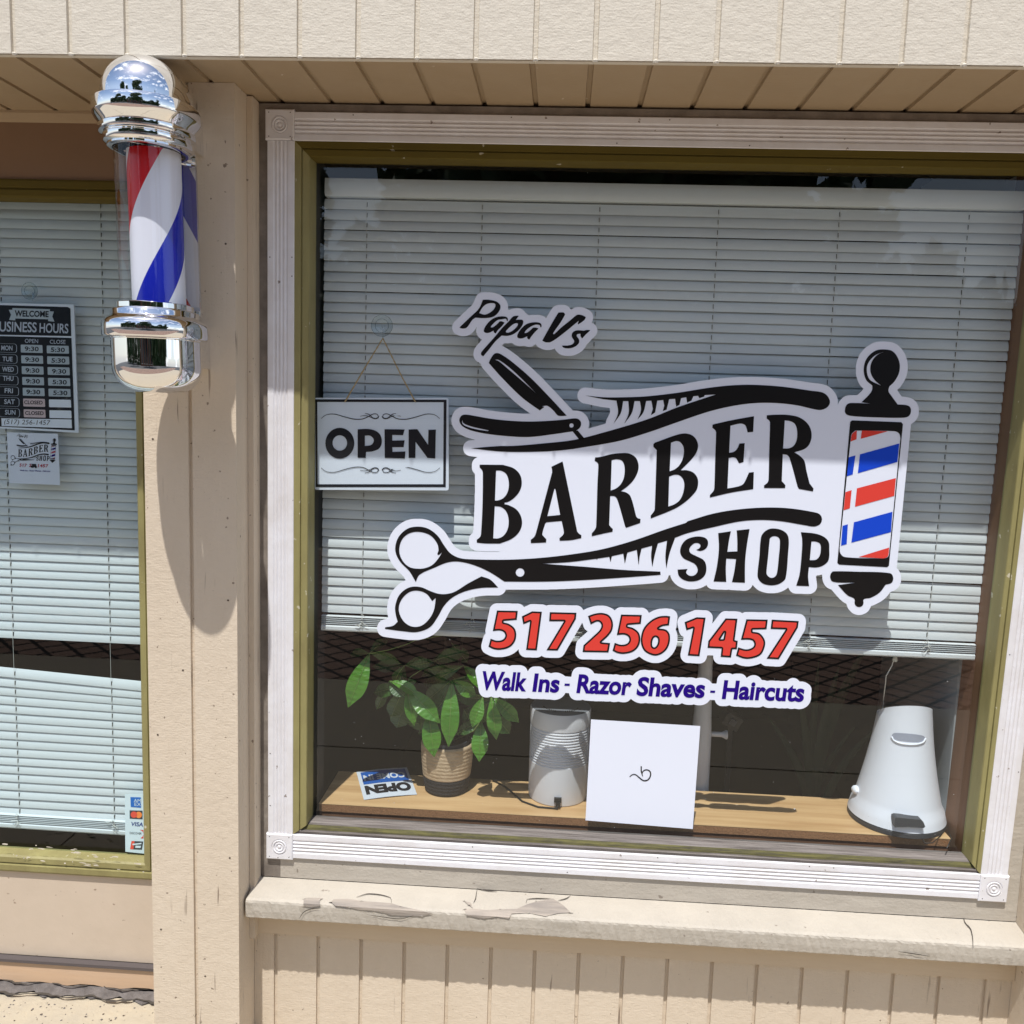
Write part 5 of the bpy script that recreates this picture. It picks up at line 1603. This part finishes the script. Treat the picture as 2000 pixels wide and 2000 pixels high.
for s_ in (1.0, 0.75, 0.5, 0.25, 0.0):
    rings.append([on_bin(sl_c[0]+(x-sl_c[0])*s_, sl_c[1]+(y-sl_c[1])*s_, 0.0010) for x, y in slot])
n = len(slot); vs = [p for r_ in rings for p in r_]; fs = []
for k in range(4):
    for i in range(n):
        j = (i+1) % n
        fs.append((k*n+i, k*n+j, (k+1)*n+j, (k+1)*n+i))
b.add(vs, fs, mat('recess_grey', (0.33, 0.35, 0.42), 0.5))
b.build('hand_slot', bn, merge=True)
b = MB()
lip = [on_bin(x, y, 0.0016) for x, y in zw.o("575,560* 600,600 660,632 760,648 860,645 930,620 955,580*", 12)]
b.tube(lip, 0.0020, M_BINW, 8)
b.build('slot_lip', bn, smooth=True)
pq = zw.c("612,1470* 640,1460* 905,1485* 930,1510* 950,1560* 935,1575* 760,1565* 612,1568*")
yq = bc[1]-RB-0.010
b = MB()
f_ = [onY(x, y, yq) for x, y in pq]; n = len(f_)
g_ = [Vector((p.x, yq+0.022, p.z)) for p in f_]
b.add(f_+g_, [tuple(range(n)), tuple(range(n, 2*n))[::-1]]+[(i, (i+1) % n, n+(i+1) % n, n+i) for i in range(n)], M_DARKP)
b.build('pedal', bn)
b = MB()
k_ = on_bin(*zw.p(200, 1165), 0.0)
b.lathe([(0.0005, 0.006), (0.006, 0.004), (0.009, -0.004), (0.009, -0.012)], (k_.x-0.002, k_.y+0.0, k_.z), M_BINW, 16, axis='Y')
b.build('side_knob', bn, smooth=True)
# thin loop of cable beside the bin
b = MB()
b.tube([onZ(*zw.p(905, 1680), SHZ+0.002), onZ(*zw.p(950, 1745), SHZ+0.002), onZ(*zw.p(1030, 1740), SHZ+0.002), onZ(*zw.p(1120, 1660), SHZ+0.003), onZ(*zw.p(1195, 1560), SHZ+0.004), onZ(*zw.p(1240, 1690), SHZ+0.003), onZ(*zw.p(1190, 1800), SHZ+0.003)], 0.0011, M_BLKP, 6)
tag(b.build('thin_cable', None, smooth=True), 'thin black cable looped on the shelf beside the pedal bin', 'cable')
# pull cord of the blind
b = MB()
b.tube([onY(1748, 1280, .125), onY(1742, 1300, .125), onY(1731, 1320, .125), onY(1728, 1345, .150), onY(1726, 1362, .185), onY(1724, 1392, .235)], 0.0012, M_CORD, 7)
b.lathe([(0.0005, 0.012), (0.0035, 0.010), (0.0055, 0.0), (0.0055, -0.004), (0.0005, -0.005)], tuple(onY(1748, 1288, .125)), M_CORD, 12)
b.build('pull_cord', bl1, smooth=True)
# ---- white post behind the card
zq = Z(1100, 1200, 0.31056)
PYY = 0.30
pb = onY(1360, 1520, PYY); pt = onY(1378, 1300, PYY)
post = thing('white_post', (pb.x, PYY, GZ), 'tall white post with a small knob standing behind the square card', 'post')
b = MB()
b.lathe([(0.0005, GZ), (0.024, GZ), (0.026, 0.0), (0.024, 0.22), (0.019, 0.32), (0.0165, 0.40), (0.0185, 0.52), (0.018, 0.62), (0.0005, 0.625)], ((pb.x+pt.x)/2+0.003, PYY, 0.0), M_PLASTIC, 32)
b.build('column', post, smooth=True)
kn = onY(*zq.p(930, 752), PYY)
b = MB()
prx = [(0.0005, 0), (0.006, 0), (0.0062, 0.020), (0.0065, 0.030), (0.010, 0.038), (0.0115, 0.040), (0.0105, 0.043), (0.0005, 0.0435)]
vs, fs = [], []
for k in range(20):
    a = 2*math.pi*k/20
    for r_, h_ in prx: vs.append((kn.x-0.004+h_, PYY+r_*math.cos(a), kn.z+r_*math.sin(a)))
for k in range(20):
    q = (k+1) % 20
    for i in range(len(prx)-1): fs.append((k*8+i, q*8+i, q*8+i+1, k*8+i+1))
b.add(vs, fs, M_PLASTIC)
b.build('knob', post, smooth=True)
# black camera-like box dim behind
kb = onY(1428, 1405, 0.42)
cb = thing('black_box', tuple(kb), 'small tilted black box in the dark behind the white post', 'box')
b = MB()
Rm = Matrix.Rotation(0.5, 3, 'Y')
def rb(x0, x1, y0, y1, z0, z1, m_):
    v = [kb+Rm @ Vector((x, y, z)) for x in (x0, x1) for y in (y0, y1) for z in (z0, z1)]
    b.hexa(v, m_)
rb(-0.022, 0.022, -0.02, 0.03, -0.017, 0.017, M_BLKP)
b.build('case', cb)
b = MB(); rb(-0.008, 0.008, -0.026, -0.0205, -0.008, 0.008, M_DARKP); b.build('lens', cb)
b = MB(); b.box(kb.x-0.006, kb.x+0.006, kb.y, kb.y+0.012, GZ, kb.z-0.015, M_BLKP); b.build('stand', cb)
# sword-leaved plant in the dark
sp = onY(1590, 1530, 0.50)
snake = thing('sword_leaf_plant', (sp.x, 0.50, GZ), 'tall plant with long sword shaped leaves in the dark behind the bin', 'plant')
b = MB(); b.lathe([(0.0005, 0), (0.07, 0), (0.085, 0.30), (0.08, 0.30), (0.075, 0.27), (0.0005, 0.27)], (sp.x, 0.50, GZ), M_CHAR, 28); b.build('pot', snake, auto=40)
for (tx, ty, w_) in ((1640, 1300, .030), (1700, 1250, .034), (1600, 1290, .02), (1500, 1400, .026), (1560, 1340, .024), (1740, 1400, .024), (1670, 1420, .02)):
    p0 = Vector((sp.x+random.uniform(-.02, .02), 0.50+random.uniform(-.02, .02), GZ+0.27)); p1 = onY(tx, ty, 0.50+random.uniform(-.05, .05))
    b = MB(); vs = []; n = 12
    for i in range(n+1):
        t = i/n; c_ = p0.lerp(p1, t)+Vector(((tx-1590)*0.0004*math.sin(math.pi*t)*-0.6, 0, 0.02*math.sin(math.pi*t)))
        ww = w_*0.5*(math.sin(math.pi*(0.12+0.88*t)))**0.6 if t < 0.999 else 0.0005
        vs += [c_+Vector((-ww, 0.004, 0)), c_+Vector((0, -0.002, 0)), c_+Vector((ww, 0.004, 0))]
    b.add(vs, [(i*3+j, i*3+j+1, i*3+j+4, i*3+j+3) for i in range(n) for j in range(2)], M_LEAFD)
    b.build('leaf', snake, smooth=True)

# ================================================================== ACROSS THE STREET (seen mirrored in chrome and glass)
def far_tree(x, y, h, w, label, lo=0.32, n=4200, seed=1):
    rnd = random.Random(seed)
    t = thing('broadleaf_tree', (x, y, GZ-0.1), label, 'tree', 'trees across the street')
    b = MB()
    pts = [Vector((x, y, GZ-0.1)), Vector((x+rnd.uniform(-.1, .1), y, GZ+h*0.2)), Vector((x+rnd.uniform(-.2, .2), y, GZ+h*0.45)), Vector((x+rnd.uniform(-.3, .3), y, GZ+h*0.75))]
    b.tube(pts, h*0.022, M_BARK, 9, h*0.006)
    for k in range(6):
        a = rnd.uniform(0, 6.28); z0_ = h*rnd.uniform(0.3, 0.6)
        b.tube([(x, y, GZ+z0_), (x+math.cos(a)*w*0.25, y+math.sin(a)*w*0.25, GZ+z0_+h*0.10), (x+math.cos(a)*w*0.42, y+math.sin(a)*w*0.4, GZ+z0_+h*0.2)], h*0.008, M_BARK, 6, h*0.002)
    b.build('trunk', t, smooth=True)
    blobs = []
    for k in range(16):
        a = rnd.uniform(0, 6.28); q = rnd.uniform(0.1, 0.9)**0.6
        zz_ = rnd.uniform(lo, 0.95)
        rr = w*0.5*math.sin(math.pi*min(1, max(0.12, (zz_-lo+0.1)/(1.12-lo))))
        blobs.append((Vector((x+math.cos(a)*rr*q, y+math.sin(a)*rr*q, GZ+h*zz_)), w*rnd.uniform(0.10, 0.2)))
    b = MB(); vs, fs = [], []
    for i in range(n):
        c_, r_ = blobs[rnd.randrange(len(blobs))]
        v = Vector((rnd.gauss(0, 1), rnd.gauss(0, 1), rnd.gauss(0, 0.8))).normalized()*(r_*rnd.uniform(0.5, 1.1))
        p = c_+v
        a1 = Vector((rnd.gauss(0, 1), rnd.gauss(0, 1), rnd.gauss(0, 1))).normalized(); a2 = a1.cross(Vector((rnd.gauss(0, 1), rnd.gauss(0, 1), rnd.gauss(0, 1)))).normalized()
        s_ = rnd.uniform(0.14, 0.30)
        k = len(vs)
        vs += [p-a1*s_, p+a2*s_*0.5, p+a1*s_, p-a2*s_*0.5]; fs.append((k, k+1, k+2, k+3))
    b.add(vs, fs, M_FARLEAF)
    b.build('crown', t)
trees = [(-9.5, -15, 9, 6, 'tall dark tree at the far left end of the row across the street'), (-6.2, -16, 7.5, 4.2, 'slim tree second in the row across the street'),
         (0.2, -15, 10.5, 6.4, 'wide tall tree left of the brick building across the street'), (2.2, -13.5, 10, 7.2, 'largest spreading tree in front of the brick building'),
         (7.2, -17, 3.9, 3.6, 'low round tree right of the brick building'), (12.2, -15, 6.5, 5.0, 'middling tree towards the right end of the row'), (16.5, -14, 8.5, 6.0, 'tall tree at the far right end of the row')]
for i, (x, y, h, w, lb) in enumerate(trees): far_tree(x, y, h, w, lb, seed=i+3)
fb = thing('brick_building', (1.5, -22, GZ-0.1), 'low brown brick building behind the trees across the street', 'building')
b = MB(); b.box(-5, 7.5, -27, -22, GZ-0.13, 3.6, M_BRICK); b.build('wall', fb)
b = MB(); b.box(-5.2, 7.7, -27.2, -21.8, 3.6, 3.95, M_FARW); b.build('cornice', fb)
for k in range(5):
    x = -4.0+k*2.4
    b = MB(); b.box(x, x+1.4, -22.02, -21.97, 0.5, 2.7, M_FARG); wp = b.build('window', fb)
    b = MB(); b.box(x-0.1, x+1.5, -22.04, -21.98, 2.71, 2.85, M_FARW); b.box(x-0.1, x+1.5, -22.06, -21.98, 0.35, 0.49, M_FARW); b.box(x+0.67, x+0.73, -22.05, -22.021, 0.5, 2.7, M_FARW); b.build('window_frame', wp)

rw = random.Random(21)
b = MB(); vs, fs = [], []
for i in range(17000):
    x = rw.uniform(-42, 46); hh_ = (10.8 if x < -9.9 else 7.4 if x < -7.0 else 11.2 if x < 13.2 else 6.6)+0.7*math.sin(x*0.9+1)+0.5*math.sin(x*2.3); z = GZ-0.1+abs(rw.random())**0.8*hh_; y = -36+rw.uniform(-2.5, 2.5)
    p = Vector((x, y, z)); a1 = Vector((rw.gauss(0, 1), rw.gauss(0, 1), rw.gauss(0, 1))).normalized(); a2 = a1.cross(Vector((rw.gauss(0, 1), rw.gauss(0, 1), rw.gauss(0, 1)))).normalized(); s_ = rw.uniform(0.35, 0.8)
    k = len(vs); vs += [p-a1*s_, p+a2*s_*0.6, p+a1*s_, p-a2*s_*0.6]; fs.append((k, k+1, k+2, k+3))
b.add(vs, fs, M_FARLEAF)
tag(b.build('far_wood', merge=False), 'continuous dark band of woodland far behind the buildings across the street', 'woodland', kind='stuff')
# ---- move origins of single-mesh top-level things to their base
for o in list(bpy.data.objects):
    if o.type == 'MESH' and o.parent is None and o.get('kind') != 'structure':
        me = o.data
        xs = [v.co for v in me.vertices]
        c = Vector((sum(v.x for v in xs)/len(xs), sum(v.y for v in xs)/len(xs), min(v.z for v in xs)))
        me.transform(Matrix.Translation(-c)); o.location = c
